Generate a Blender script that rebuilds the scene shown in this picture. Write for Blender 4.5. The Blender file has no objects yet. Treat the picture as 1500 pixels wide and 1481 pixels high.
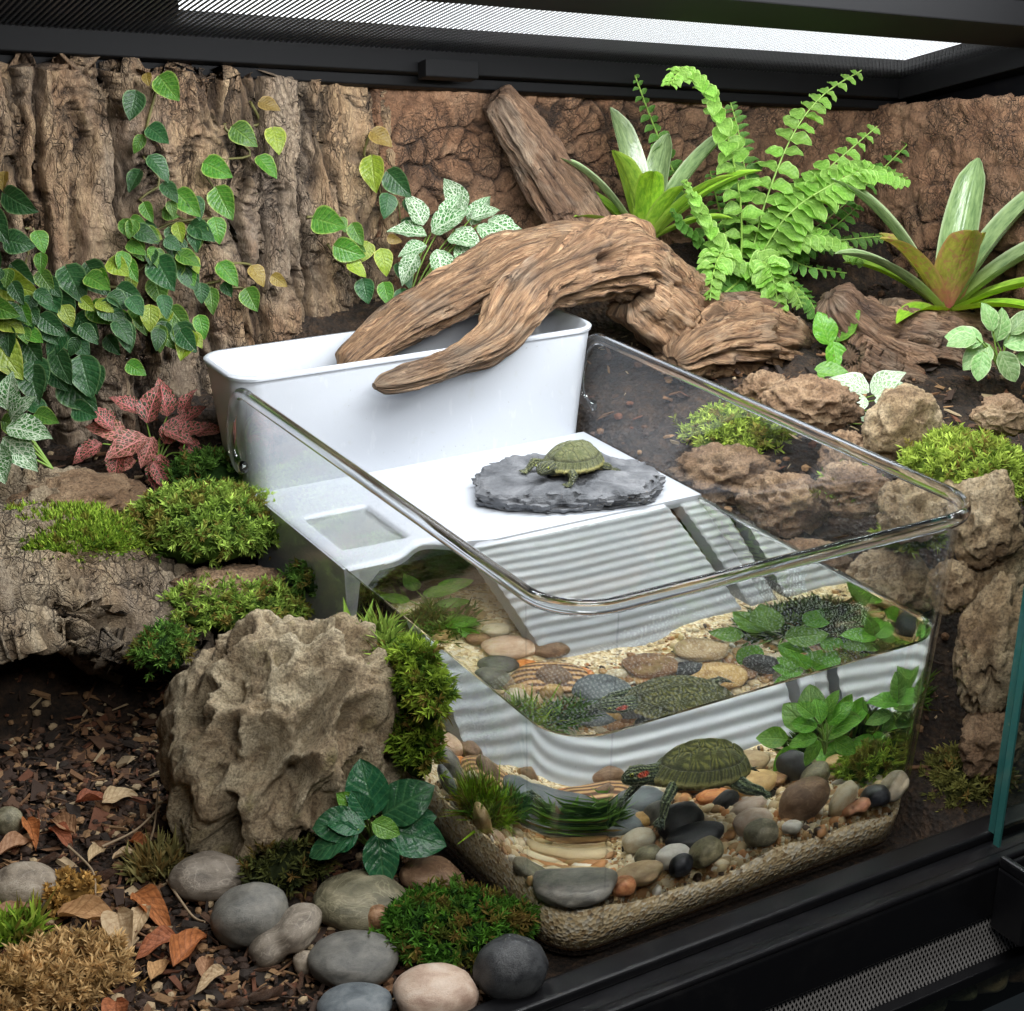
import bpy, bmesh, math, random
import numpy as np
from mathutils import Vector, Matrix, Euler

# ------------------------------------------------------------ camera, world, lamps, exposure
SC = bpy.context.scene
COL = SC.collection
cam_d = bpy.data.cameras.new('camera'); cam = bpy.data.objects.new('camera', cam_d); COL.objects.link(cam)
cam_d.sensor_fit = 'HORIZONTAL'; cam_d.sensor_width = 36; cam_d.lens = 58.27; cam_d.clip_start = .02; cam_d.clip_end = 50
_y, _p, _r = -.5477, -.3804, .0187
_f = Vector((-math.sin(_y)*math.cos(_p), math.cos(_y)*math.cos(_p), math.sin(_p)))
_rt = Vector((math.cos(_y), math.sin(_y), 0)); _up = _rt.cross(_f)
_rr = _rt*math.cos(_r)+_up*math.sin(_r); _uu = -_rt*math.sin(_r)+_up*math.cos(_r)
_m = Matrix((_rr, _uu, -_f)).transposed().to_4x4(); _m.translation = (-.4181, -.6346, .5841)
cam.matrix_world = _m
SC.camera = cam
W_ = bpy.data.worlds.new('World'); SC.world = W_; W_.use_nodes = True
W_.node_tree.nodes['Background'].inputs[0].default_value = (.80, .88, 1, 1)
W_.node_tree.nodes['Background'].inputs[1].default_value = .015

def area(name, loc, target, sx, sy, power, color, spread=180):
    d = bpy.data.lights.new(name, 'AREA'); d.shape = 'RECTANGLE'; d.size = sx; d.size_y = sy; d.energy = power; d.color = color
    d.spread = math.radians(spread)
    o = bpy.data.objects.new(name, d); COL.objects.link(o); o.location = loc
    o.rotation_euler = (Vector(target)-Vector(loc)).to_track_quat('-Z', 'Y').to_euler()
    return o
area('added_light_rear', (.34, .245, .515), (.36, .50, .14), .78, .045, 5.1, (.95, .98, 1))  # unseen strip added to light the rear, where the LED bar is too dim
area('lamp_top', (.16, -.08, .64), (.17, .20, .04), .54, .17, 3.5, (.97, .985, 1))
area('fill_front', (-.16, -.46, .66), (.02, .15, .02), .36, .12, 3.0, (1, .975, .94))  # added frontal fill near the camera, brightens the sand edge and front faces
SC.view_settings.view_transform = 'Standard'; SC.view_settings.look = 'None'
SC.view_settings.exposure = .22; SC.view_settings.gamma = 1
cy = SC.cycles
cy.use_denoising = True; cy.denoiser = 'OPENIMAGEDENOISE'
cy.max_bounces = 14; cy.diffuse_bounces = 4; cy.glossy_bounces = 5; cy.transmission_bounces = 12; cy.transparent_max_bounces = 32
cy.caustics_refractive = True; cy.caustics_reflective = False; cy.blur_glossy = .3
cy.sample_clamp_indirect = 40; cy.use_adaptive_sampling = True; cy.adaptive_threshold = .03

# ------------------------------------------------------------ helpers
random.seed(7); RNG = np.random.default_rng(7)
PI = math.pi
def S(r, g, b):
    f = lambda c: ((c/255+.055)/1.055)**2.4 if c > 10 else c/255/12.92
    return (f(r), f(g), f(b), 1)
def _h(ix, iy, iz, seed):
    h = (ix.astype(np.int64)*374761393 + iy.astype(np.int64)*668265263 + iz.astype(np.int64)*2147483647 + seed*974634777) & 0xffffffff
    h = ((h ^ (h >> 13))*1274126177) & 0xffffffff
    h = ((h ^ (h >> 16))*2246822519) & 0xffffffff
    return (h ^ (h >> 15)) & 0xffffffff
_G = RNG.normal(size=(256, 3)); _G /= np.linalg.norm(_G, axis=1)[:, None]
def perlin(P, seed=0):
    P = np.asarray(P, float); I = np.floor(P); f = P-I; u = f*f*f*(f*(f*6-15)+10); I = I.astype(np.int64); out = 0
    for dx in (0, 1):
        for dy in (0, 1):
            for dz in (0, 1):
                g = _G[_h(I[:, 0]+dx, I[:, 1]+dy, I[:, 2]+dz, seed) & 255]
                w = (u[:, 0] if dx else 1-u[:, 0])*(u[:, 1] if dy else 1-u[:, 1])*(u[:, 2] if dz else 1-u[:, 2])
                out = out + w*((f-np.array([dx, dy, dz]))*g).sum(1)
    return out*1.6
def fbm(P, octv=4, gain=.5, seed=0, ridge=False):
    P = np.asarray(P, float); a = 1.; s = 0; t = 0
    for k in range(octv):
        n = perlin(P*2**k + 13.7*k, seed+k)
        if ridge: n = 1-2*np.abs(n)
        s = s+a*n; t += a; a *= gain
    return s/t
def worley(P, seed=0, jit=.95):
    P = np.asarray(P, float); I = np.floor(P).astype(np.int64); n = len(P)
    d1 = np.full(n, 9.); d2 = np.full(n, 9.); idc = np.zeros(n, np.int64)
    for dx in (-1, 0, 1):
        for dy in (-1, 0, 1):
            for dz in (-1, 0, 1):
                c = I+np.array([dx, dy, dz])
                h = _h(c[:, 0], c[:, 1], c[:, 2], seed)
                off = np.stack([(h & 1023), (h >> 10) & 1023, (h >> 20) & 1023], 1)/1023.*jit
                d = np.sqrt(((c+off-P)**2).sum(1))
                m = d < d1
                d2 = np.where(m, d1, np.minimum(d2, d)); idc = np.where(m, h, idc); d1 = np.where(m, d, d1)
    return d1, d2, (idc & 0xffff)/65535.
def sstep(a, b, x):
    t = np.clip((np.asarray(x, float)-a)/(b-a), 0, 1); return t*t*(3-2*t)
# ---- objects
def mesh_data(name, V, F, mat, smooth=True, uv=None, col=None, mats=None, fmat=None):
    me = bpy.data.meshes.new(name)
    V = np.asarray(V, float)
    me.from_pydata(V.tolist(), [], F.tolist() if hasattr(F, 'tolist') else [list(map(int, f)) for f in F])
    if smooth: me.polygons.foreach_set('use_smooth', np.ones(len(me.polygons), bool))
    if mat: me.materials.append(mat)
    if uv is not None:
        l = np.empty(len(me.loops), np.int32); me.loops.foreach_get('vertex_index', l)
        me.uv_layers.new(name='uv').data.foreach_set('uv', np.asarray(uv, np.float32)[l].ravel())
    if col is not None:
        col = np.asarray(col, np.float32)
        if col.shape[1] == 3: col = np.concatenate([col, np.ones((len(col), 1), np.float32)], 1)
        a = me.color_attributes.new('col', 'FLOAT_COLOR', 'POINT'); a.data.foreach_set('color', col.ravel())
    me.update()
    return me
def link(name, me, parent=None):
    o = bpy.data.objects.new(name, me); COL.objects.link(o)
    if parent is not None: o.parent = parent
    return o
def ob(name, V, F, mat, parent=None, smooth=True, uv=None, col=None):
    return link(name, mesh_data(name, V, F, mat, smooth, uv, col), parent)
def tag(o, label=None, cat=None, group=None, kind=None):
    if label: o['label'] = label
    if cat: o['category'] = cat
    if group: o['group'] = group
    if kind: o['kind'] = kind
    return o
def empty(name, loc=(0, 0, 0), label=None, cat=None, group=None, rz=0):
    o = bpy.data.objects.new(name, None); COL.objects.link(o); o.location = loc; o.rotation_euler = (0, 0, rz)
    o.empty_display_size = .01
    return tag(o, label, cat, group)
def grid_faces(nu, nv, wrap_u=False, wrap_v=False):
    i, j = np.meshgrid(np.arange(nu if wrap_u else nu-1), np.arange(nv if wrap_v else nv-1), indexing='ij')
    i = i.ravel(); j = j.ravel(); i2 = (i+1) % nu; j2 = (j+1) % nv
    return np.stack([i*nv+j, i2*nv+j, i2*nv+j2, i*nv+j2], 1)
class MB:
    def __init__(s): s.V = []; s.F = []; s.n = 0; s.uv = []; s.c = []
    def add(s, V, F, uv=None, c=None):
        V = np.asarray(V, float); s.V.append(V)
        s.F += [[int(a)+s.n for a in f] for f in F]
        if uv is not None: s.uv.append(np.asarray(uv, float))
        if c is not None: s.c.append(np.broadcast_to(np.asarray(c, float), (len(V), 3)))
        s.n += len(V); return s
    def box(s, lo, hi, M=None):
        x0, y0, z0 = lo; x1, y1, z1 = hi
        V = np.array([(x0,y0,z0),(x1,y0,z0),(x1,y1,z0),(x0,y1,z0),(x0,y0,z1),(x1,y0,z1),(x1,y1,z1),(x0,y1,z1)], float)
        if M is not None: V = V@M[:3, :3].T+M[:3, 3]
        return s.add(V, [(0,3,2,1),(4,5,6,7),(0,1,5,4),(1,2,6,5),(2,3,7,6),(3,0,4,7)])
    def build(s, name, mat, parent=None, smooth=True):
        return ob(name, np.concatenate(s.V), s.F, mat, parent, smooth, np.concatenate(s.uv) if s.uv else None, np.concatenate(s.c) if s.c else None)
def fixn(o):
    bm = bmesh.new(); bm.from_mesh(o.data); bmesh.ops.recalc_face_normals(bm, faces=bm.faces); bm.to_mesh(o.data); bm.free(); return o
def bevel(o, w=.001, seg=2):
    m = o.modifiers.new('bevel', 'BEVEL'); m.width = w; m.segments = seg; m.limit_method = 'ANGLE'; m.angle_limit = math.radians(40)
    return o
def spline(pts, n):
    P = np.asarray(pts, float); k = len(P); t = np.linspace(0, k-1, n); i = np.clip(t.astype(int), 0, k-2); f = (t-i)[:, None]
    g = lambda j: P[np.clip(j, 0, k-1)]
    p0, p1, p2, p3 = g(i-1), g(i), g(i+1), g(i+2)
    return .5*((2*p1)+(-p0+p2)*f+(2*p0-5*p1+4*p2-p3)*f**2+(-p0+3*p1-3*p2+p3)*f**3)
def frames(P):
    T = np.gradient(P, axis=0); T /= np.linalg.norm(T, axis=1)[:, None]+1e-12
    a = np.array([0, 0, 1.]) if abs(T[0, 2]) < .9 else np.array([1., 0, 0])
    N = np.zeros_like(T); n = np.cross(np.cross(T[0], a), T[0])
    for k in range(len(P)):
        n = n-T[k]*(n@T[k]); n /= np.linalg.norm(n)+1e-12; N[k] = n
    return T, N, np.cross(T, N)
def tube(P, R, ns=8, rfun=None, cap=True, asp=1.0):
    """swept tube; R per point; rfun(theta, s, k)->factor array (n, ns)"""
    P = np.asarray(P, float); n = len(P); T, N, B = frames(P)
    R = np.broadcast_to(np.asarray(R, float), (n,)); th = np.arange(ns)/ns*2*PI
    L = np.concatenate([[0], np.cumsum(np.linalg.norm(np.diff(P, axis=0), axis=1))])
    rr = R[:, None]*np.ones((n, ns))
    if rfun is not None: rr = rr*rfun(th[None, :], L[:, None])
    V = P[:, None]+rr[..., None]*(np.cos(th)[None, :, None]*N[:, None]+asp*np.sin(th)[None, :, None]*B[:, None])
    V = V.reshape(-1, 3); F = grid_faces(n, ns, False, True)[:, ::-1].tolist()
    uv = np.stack([np.broadcast_to(th/(2*PI), (n, ns)), np.broadcast_to(L[:, None], (n, ns))], -1).reshape(-1, 2)
    if cap:
        c0 = len(V); V = np.concatenate([V, P[:1], P[-1:]]); uv = np.concatenate([uv, [[0, 0]], [[0, L[-1]]]])
        for j in range(ns):
            F.append([c0, j, (j+1) % ns]); F.append([c0+1, (n-1)*ns+(j+1) % ns, (n-1)*ns+j])
    return V, F, uv
_ico = {}
def ico(sub):
    if sub not in _ico:
        bm = bmesh.new(); bmesh.ops.create_icosphere(bm, subdivisions=sub, radius=1)
        _ico[sub] = (np.array([v.co[:] for v in bm.verts]), [[v.index for v in f.verts] for f in bm.faces]); bm.free()
    return _ico[sub][0].copy(), _ico[sub][1]
def rotm(rx=0, ry=0, rz=0): return np.array(Euler((rx, ry, rz)).to_matrix())
def remesh(name, V, F, vox, smooth_it=4, mat=None):
    """join overlapping solids into one continuous skin"""
    me = mesh_data(name, V, F, mat); o = link(name, me)
    m = o.modifiers.new('r', 'REMESH'); m.mode = 'VOXEL'; m.voxel_size = vox
    if smooth_it:
        s = o.modifiers.new('s', 'SMOOTH'); s.iterations = smooth_it; s.factor = .5
    dg = bpy.context.evaluated_depsgraph_get(); e = o.evaluated_get(dg).to_mesh()
    n = len(e.vertices); v = np.empty(n*3); e.vertices.foreach_get('co', v)
    nn = np.empty(n*3); e.vertices.foreach_get('normal', nn)
    fs = [list(p.vertices) for p in e.polygons]
    o.evaluated_get(dg).to_mesh_clear(); bpy.data.objects.remove(o); bpy.data.meshes.remove(me)
    return v.reshape(-1, 3), fs, nn.reshape(-1, 3)
# ---- materials
class NT:
    def __init__(s, name):
        s.m = bpy.data.materials.new(name); s.m.use_nodes = True; s.t = s.m.node_tree; s.b = s.t.nodes['Principled BSDF']; s.out = s.t.nodes['Material Output']
        s._oc = None
    def n(s, typ, **k):
        nd = s.t.nodes.new(typ)
        for a, b in k.items(): setattr(nd, a, b)
        return nd
    def put(s, sock, v):
        if isinstance(v, bpy.types.NodeSocket): s.t.links.new(v, sock)
        elif v is not None: sock.default_value = v
    def oc(s, rnd=True, scale=None):
        if s._oc is None:
            c = s.n('ShaderNodeTexCoord').outputs['Object']
            if rnd:
                a = s.n('ShaderNodeVectorMath', operation='MULTIPLY_ADD'); i = s.n('ShaderNodeObjectInfo')
                cx = s.n('ShaderNodeCombineXYZ')
                for q in range(3): s.put(cx.inputs[q], i.outputs['Random'])
                s.put(a.inputs[0], cx.outputs[0]); a.inputs[1].default_value = (7.3, 3.1, 5.7); s.put(a.inputs[2], c); c = a.outputs[0]
            s._oc = c
        c = s._oc
        if scale:
            m = s.n('ShaderNodeVectorMath', operation='MULTIPLY'); s.put(m.inputs[0], c); m.inputs[1].default_value = scale; c = m.outputs[0]
        return c
    def rand(s): return s.n('ShaderNodeObjectInfo').outputs['Random']
    def uv(s): return s.n('ShaderNodeUVMap').outputs[0]
    def noise(s, scale, detail=4, rough=.55, dist=0, vec=None):
        nd = s.n('ShaderNodeTexNoise'); s.put(nd.inputs['Vector'], vec or s.oc())
        nd.inputs['Scale'].default_value = scale; nd.inputs['Detail'].default_value = detail; nd.inputs['Roughness'].default_value = rough; nd.inputs['Distortion'].default_value = dist
        return nd.outputs['Fac']
    def voro(s, scale, feature='F1', vec=None, out=0, rnd=1):
        nd = s.n('ShaderNodeTexVoronoi', feature=feature); s.put(nd.inputs['Vector'], vec or s.oc()); nd.inputs['Scale'].default_value = scale
        nd.inputs['Randomness'].default_value = rnd
        return nd.outputs[out]
    def ramp(s, f, stops, interp='LINEAR'):
        nd = s.n('ShaderNodeValToRGB'); s.put(nd.inputs[0], f); r = nd.color_ramp; r.interpolation = interp
        while len(r.elements) < len(stops): r.elements.new(.5)
        for e, (p, c) in zip(r.elements, stops):
            e.position = p; e.color = c if not isinstance(c, (int, float)) else (c, c, c, 1)
        return nd.outputs[0]
    def mix(s, f, a, b, mode='MIX'):
        nd = s.n('ShaderNodeMix', data_type='RGBA', blend_type=mode); s.put(nd.inputs['Factor'], f); s.put(nd.inputs['A'], a); s.put(nd.inputs['B'], b)
        return nd.outputs['Result']
    def math(s, op, a, b=None, c=None):
        nd = s.n('ShaderNodeMath', operation=op); s.put(nd.inputs[0], a); s.put(nd.inputs[1], b); s.put(nd.inputs[2], c); return nd.outputs[0]
    def sep(s, v):
        nd = s.n('ShaderNodeSeparateXYZ'); s.put(nd.inputs[0], v); return nd.outputs
    def attr(s, name='col'): return s.n('ShaderNodeAttribute', attribute_name=name).outputs['Color']
    def hsv(s, c, h=.5, sa=1, v=1):
        nd = s.n('ShaderNodeHueSaturation'); s.put(nd.inputs['Color'], c); s.put(nd.inputs['Hue'], h); s.put(nd.inputs['Saturation'], sa); s.put(nd.inputs['Value'], v); return nd.outputs[0]
    def bump(s, h, strength=.5, dist=.001, nrm=None):
        nd = s.n('ShaderNodeBump'); s.put(nd.inputs['Height'], h); nd.inputs['Strength'].default_value = strength; nd.inputs['Distance'].default_value = dist
        if nrm: s.put(nd.inputs['Normal'], nrm)
        return nd.outputs[0]
    def done(s, color=None, rough=None, bump=None, spec=None, **k):
        b = s.b.inputs
        s.put(b['Base Color'], color); s.put(b['Roughness'], rough); s.put(b['Normal'], bump)
        s.put(b['Specular IOR Level'], spec)
        for a, v in k.items(): s.put(b[a.replace('_', ' ')], v)
        return s.m
def range_(n, fac, lo, hi): return n.math('MULTIPLY_ADD', fac, hi-lo, lo)
def stone_mat(name, cols, scale=30, bump=.3, rough=.55, speck=0, fine=26, bd=.10, vein=None):
    n = NT(name); a = n.noise(scale, 6, .6, .4)
    k = len(cols); c = n.ramp(a, [(.3+.4*i/max(1, k-1), cols[i]) for i in range(k)])
    c = n.hsv(c, .5, range_(n, n.rand(), .8, 1.1), range_(n, n.rand(), .8, 1.2))
    f = n.noise(fine, 5, .7)
    c = n.mix(range_(n, f, 0, .55), c, n.hsv(c, .5, 1, .45))
    if speck:
        sp = n.ramp(n.noise(fine*2.2, 2, .5), [(.62, 0), (.70, speck)]); c = n.mix(sp, c, (.75, .72, .66, 1))
    if vein:
        w = n.ramp(n.math('ABSOLUTE', n.math('SUBTRACT', n.noise(scale*.8, 3, .5, 1.2), .5)), [(0, .35), (.03, 0)]); c = n.mix(w, c, vein)
    h = n.math('ADD', n.noise(scale*4, 6, .65), n.math('MULTIPLY', f, .8)); pt = n.ramp(n.noise(fine*1.6, 2, .5), [(.28, 1), (.36, 0)]); c = n.mix(n.math('MULTIPLY', pt, .5), c, S(40, 34, 28)); h = n.math('SUBTRACT', h, n.math('MULTIPLY', pt, .4))
    return n.done(c, range_(n, n.noise(scale*2, 4), rough-.16, rough+.14), n.bump(h, bump, bd))
def plain(name, color, rough=.4, **k):
    n = NT(name); return n.done(color, rough, **k)

# ------------------------------------------------------------ shared materials
n = NT('black_plastic'); c = n.mix(n.ramp(n.noise(700, 4, .7), [(.62, 0), (.72, .22)]), (.005, .005, .006, 1), S(70, 66, 60)); c = n.mix(n.ramp(n.noise(30, 5, .6), [(.55, 0), (.8, .05)]), c, S(90, 86, 80))
BLACK = n.done(c, range_(n, n.noise(60, 6, .7), .2, .5), n.bump(n.noise(900, 2), .05, .0003))
n = NT('white_plastic'); c = n.mix(range_(n, n.noise(25, 5, .6), 0, .35), (.435, .457, .495, 1), (.395, .417, .45, 1))
c = n.mix(n.ramp(n.noise(60, 7, .7, .6), [(.60, 0), (.74, .28)]), c, S(150, 146, 120)); c = n.mix(n.ramp(n.noise(420, 3, .6), [(.70, 0), (.74, .5)]), c, S(110, 100, 80))
sc_ = n.noise(160, 2, .5, 0, n.oc(True, (1, .08, .3))); c = n.mix(n.ramp(sc_, [(.66, 0), (.70, .25)]), c, (.54, .56, .58, 1))
WHITE = n.done(c, range_(n, n.noise(40, 5, .7), .22, .5), n.bump(n.math('ADD', n.noise(300, 3), sc_), .06, .0006))
def clear_mat(name, tint, ior=1.49, rough=.015):
    n = NT(name); t = n.n('ShaderNodeBsdfTransparent'); t.inputs[0].default_value = tint
    g = n.n('ShaderNodeBsdfGlossy'); g.inputs['Roughness'].default_value = rough; g.inputs[0].default_value = (1, 1, 1, 1)
    lw = n.n('ShaderNodeLayerWeight'); lw.inputs[0].default_value = .5
    r0 = ((ior-1)/(ior+1))**2; f = n.math('MULTIPLY_ADD', n.math('POWER', lw.outputs['Facing'], 5), 1-r0, r0)
    m = n.n('ShaderNodeMixShader'); n.put(m.inputs[0], f); n.put(m.inputs[1], t.outputs[0]); n.put(m.inputs[2], g.outputs[0])
    n.put(n.out.inputs['Surface'], m.outputs[0]); return n.m
CLEAR = clear_mat('clear_plastic', (.955, .96, .965, 1), 1.4)
DOOR = clear_mat('door_glass', (.90, .95, .935, 1), 1.45)
EDGE = plain('glass_edge', (.03, .13, .12, 1), .12, Coat_Weight=.3)
n = NT('rim_plastic'); RIM = n.done((.93, .94, .95, 1), .06, Transmission_Weight=1.0, IOR=1.45)
n = NT('water'); rip = n.noise(14, 3, .5, .3, n.oc(False))
g = n.n('ShaderNodeBsdfGlass'); g.inputs['IOR'].default_value = 1.333; g.inputs['Roughness'].default_value = .02; g.inputs['Color'].default_value = (.975, .985, .945, 1)
n.put(g.inputs['Normal'], n.bump(rip, .2, .002)); n.put(n.out.inputs['Surface'], g.outputs[0])
WATER = n.m
n = NT('soil'); c = n.ramp(n.noise(90, 8, .7, .3, n.oc(False)), [(.3, S(24, 18, 13)), (.5, S(50, 37, 26)), (.7, S(86, 64, 44))])
SOIL = n.done(c, .9, n.bump(n.math('ADD', n.noise(140, 8, .75), n.voro(260)), 1, .006))
# ------------------------------------------------------------ ground
TW, TL, TH, TT, WZ = .30, .42, .22, .0106, .137
def gz(x, y):
    x = np.asarray(x, float); y = np.asarray(y, float)
    left = .095*sstep(.40, .50, y)*(1-.0*x)+.085*sstep(.27, .40, y)*sstep(-.10, -.05, x)*(1-sstep(.40, .50, y))+.045*sstep(.46, .60, y)
    right = .012*sstep(-.01, .03, y)+.09*sstep(.03, .26, y)+.05*sstep(.26, .50, y)+.03*sstep(.30, .42, x)*sstep(.05, .2, y)
    k = sstep(.28, .33, x); z = left*(1-k)+right*k
    back = .165*sstep(.47, .56, y); z = np.where((x > -.02) & (x < .34), np.maximum(z, back), z)
    z = z+.05*sstep(.545, .61, y)*sstep(.05, .15, x)
    ins = (x > .0) & (x < .30) & (y > -.05) & (y < .50)
    return np.where(ins, -.022, z)
nx, ny = 300, 200
X, Y = np.meshgrid(np.linspace(-.55, .80, nx), np.linspace(-.010, .66, ny), indexing='ij')
Z = gz(X, Y); P3 = np.stack([X*30, Y*30, 0*X], -1).reshape(-1, 3)
ins = (X > -.002) & (X < .302) & (Y < .50)
Z = Z+np.where(ins, 0, (.006*fbm(P3, 4)+.003*fbm(P3*4, 3)).reshape(nx, ny)-.003)
ground = ob('ground', np.stack([X, Y, Z], -1).reshape(-1, 3), grid_faces(nx, ny), SOIL); tag(ground, kind='structure')
floor = MB().box((-.55, -.010, -.045), (.80, .66, -.024)).build('floor', BLACK); tag(floor, kind='structure')

# ------------------------------------------------------------ rear and side walls
def lz(x, y): return .352-.0957*(x-.725)-.32*(y-.62)
def wz(x, y): return .352-.0957*(x-.725)-.184*(y-.62)
wall_back = MB().box((-.56, .665, -.03), (.82, .68, .62)).build('wall_back', BLACK); tag(wall_back, kind='structure')
wall_right = MB().box((.80, -.03, -.03), (.815, .66, .62)).build('wall_right', BLACK); tag(wall_right, kind='structure')
wall_left = MB().box((-.57, -.03, -.03), (-.555, .66, .62)).build('wall_left', BLACK); tag(wall_left, kind='structure')
def bark_mat(name, cols, grey, gk, vs, pale=None):
    n = NT(name); o_ = n.oc(False, vs)
    wv = n.n('ShaderNodeVectorMath', operation='MULTIPLY_ADD'); nz = n.n('ShaderNodeTexNoise'); n.put(nz.inputs[0], o_); nz.inputs['Scale'].default_value = 60; nz.inputs['Detail'].default_value = 4
    n.put(wv.inputs[0], nz.outputs['Color']); wv.inputs[1].default_value = (.018, .018, .018); n.put(wv.inputs[2], o_); w = wv.outputs[0]
    c = n.ramp(n.noise(34, 8, .66, .6, o_), [(.28+.44*i/(len(cols)-1), q) for i, q in enumerate(cols)])
    c = n.mix(n.ramp(n.noise(11, 5, .6, .8, o_), [(.42, 0), (.58, gk)]), c, n.ramp(n.noise(150, 6, .7, .2, o_), [(.3, grey[0]), (.7, grey[1])]))
    fa = n.attr('col')
    if pale: c = n.mix(n.sep(fa)[1], c, n.ramp(n.noise(80, 5, .6, .3, o_), [(.35, pale[0]), (.65, pale[1])]))
    e1 = n.voro(85, 'DISTANCE_TO_EDGE', w); e2 = n.voro(240, 'DISTANCE_TO_EDGE', w)
    k1 = n.ramp(e1, [(0, 1), (.07, 0)]); k2 = n.ramp(e2, [(0, 1), (.10, 0)]); mk = n.ramp(n.noise(40, 3, .5, 0, o_), [(.42, .15), (.58, 1)])
    cr = n.math('MULTIPLY', n.math('MAXIMUM', k1, n.math('MULTIPLY', k2, .6)), mk)
    c = n.mix(n.math('MULTIPLY', cr, .72), c, S(52, 38, 28)); c = n.mix(n.math('MULTIPLY', n.sep(fa)[0], .85), c, S(40, 29, 21))
    c = n.mix(n.ramp(n.noise(600, 4, .7, 0, o_), [(.35, .45), (.6, 0)]), c, S(62, 46, 34))
    h = n.math('SUBTRACT', n.math('ADD', n.noise(300, 8, .78, .3, o_), n.math('MULTIPLY', n.noise(70, 5, .65, .3, o_), 1.2)), n.math('MULTIPLY', cr, .9))
    return n.done(c, .88, n.bump(h, 1.0, .006))
CORK = bark_mat('cork_bark', [S(122, 92, 68), S(172, 138, 106), S(204, 172, 134), S(232, 202, 160)], (S(130, 118, 104), S(188, 176, 160)), .6, (1, 1, .45), (S(200, 156, 106), S(232, 196, 148)))
def cork_height(U, Vv, sc=1.0, seed=0):
    """relief of cork bark, U across the grain, Vv along it, in metres; returns height, fissure mask"""
    u = U.ravel()/sc; v = Vv.ravel()/sc; z = 0*u+seed*1.7
    P = lambda a, b: np.stack([u*a, v*b, z], 1)
    wx = fbm(P(22, 14), 4, .55, seed)*.014; u = u+wx; v = v+fbm(P(30, 12), 3, .5, seed+5)*.012
    crack = lambda a, b, k, sd: np.clip(1-np.abs(fbm(P(a, b), 3, .5, sd))*k, 0, 1)**1.3
    c1 = crack(20, 3.2, 8, seed+1); c2 = crack(46, 11, 7, seed+2)*sstep(-.2, .15, fbm(P(18, 9), 2, .5, seed+8)); c3 = crack(16, 58, 8, seed+3)*sstep(-.1, .2, fbm(P(30, 20), 2, .5, seed+9))
    col = fbm(P(18, 1.5), 3, .5, seed)
    h = .016*col-.018*c1-.009*c2-.006*c3+.0055*fbm(P(60, 22), 4, .6, seed+4)+.0030*fbm(P(150, 70), 4, .65, seed+7, True)
    fis = np.clip(c1**1.5*1.0+c2*.7+c3*.6, 0, 1)
    return h.reshape(U.shape), fis.reshape(U.shape)
nu, nv = 560, 330
U, Vv = np.meshgrid(np.linspace(-.50, .245, nu), np.linspace(.04, .455, nv), indexing='ij')
H, FIS = cork_height(U, Vv, 1.0, 2)
H = H+.014*sstep(.235, .10, U)+.012*np.cos((U+.1)*9)
edge = sstep(.222, .245, U+.012*fbm(np.stack([Vv.ravel()*30, 0*U.ravel(), 0*U.ravel()], 1), 3).reshape(U.shape))
H = H-.03*edge
topz = wz(U, .62)-.002+.006*fbm(np.stack([U.ravel()*40, 0*U.ravel(), 0*U.ravel()], 1), 3).reshape(U.shape)
ZZ = .04+(Vv-.04)/.415*(topz-.04)
pale = sstep(.135, .19, U)*sstep(.25, .36, Vv+.05*(U-.2))*(.55+.45*fbm(np.stack([U.ravel()*70, Vv.ravel()*8, 0*U.ravel()], 1), 3).reshape(U.shape))
colr = np.stack([np.clip(FIS*1.1, 0, 1), np.clip(pale, 0, 1)*(1-FIS), 0*FIS], -1).reshape(-1, 3)
def cork_y(x, z):
    i = np.clip((np.asarray(x)+.50)/.745*(nuc-1), 0, nuc-1).astype(int); t_ = wz(np.asarray(x), .62); v = (np.asarray(z)-.04)/(t_-.04); j = np.clip(v*(nvc-1), 0, nvc-1).astype(int); return .612-HC[i, j]
nuc, nvc, HC = nu, nv, H
cork = ob('cork_bark_slab', np.stack([U, .612-H, ZZ], -1).reshape(-1, 3), grid_faces(nu, nv), CORK, col=colr)
sol = cork.modifiers.new('s', 'SOLIDIFY'); sol.thickness = .02; sol.offset = -1
tag(cork, 'large upright slab of fissured grey-brown cork bark behind the creeping vine', 'bark')
CLAY = bark_mat('clay_background', [S(96, 64, 44), S(148, 106, 76), S(178, 134, 100), S(206, 166, 130)], (S(120, 88, 64), S(176, 142, 112)), .6, (1, 1, .9))
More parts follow.
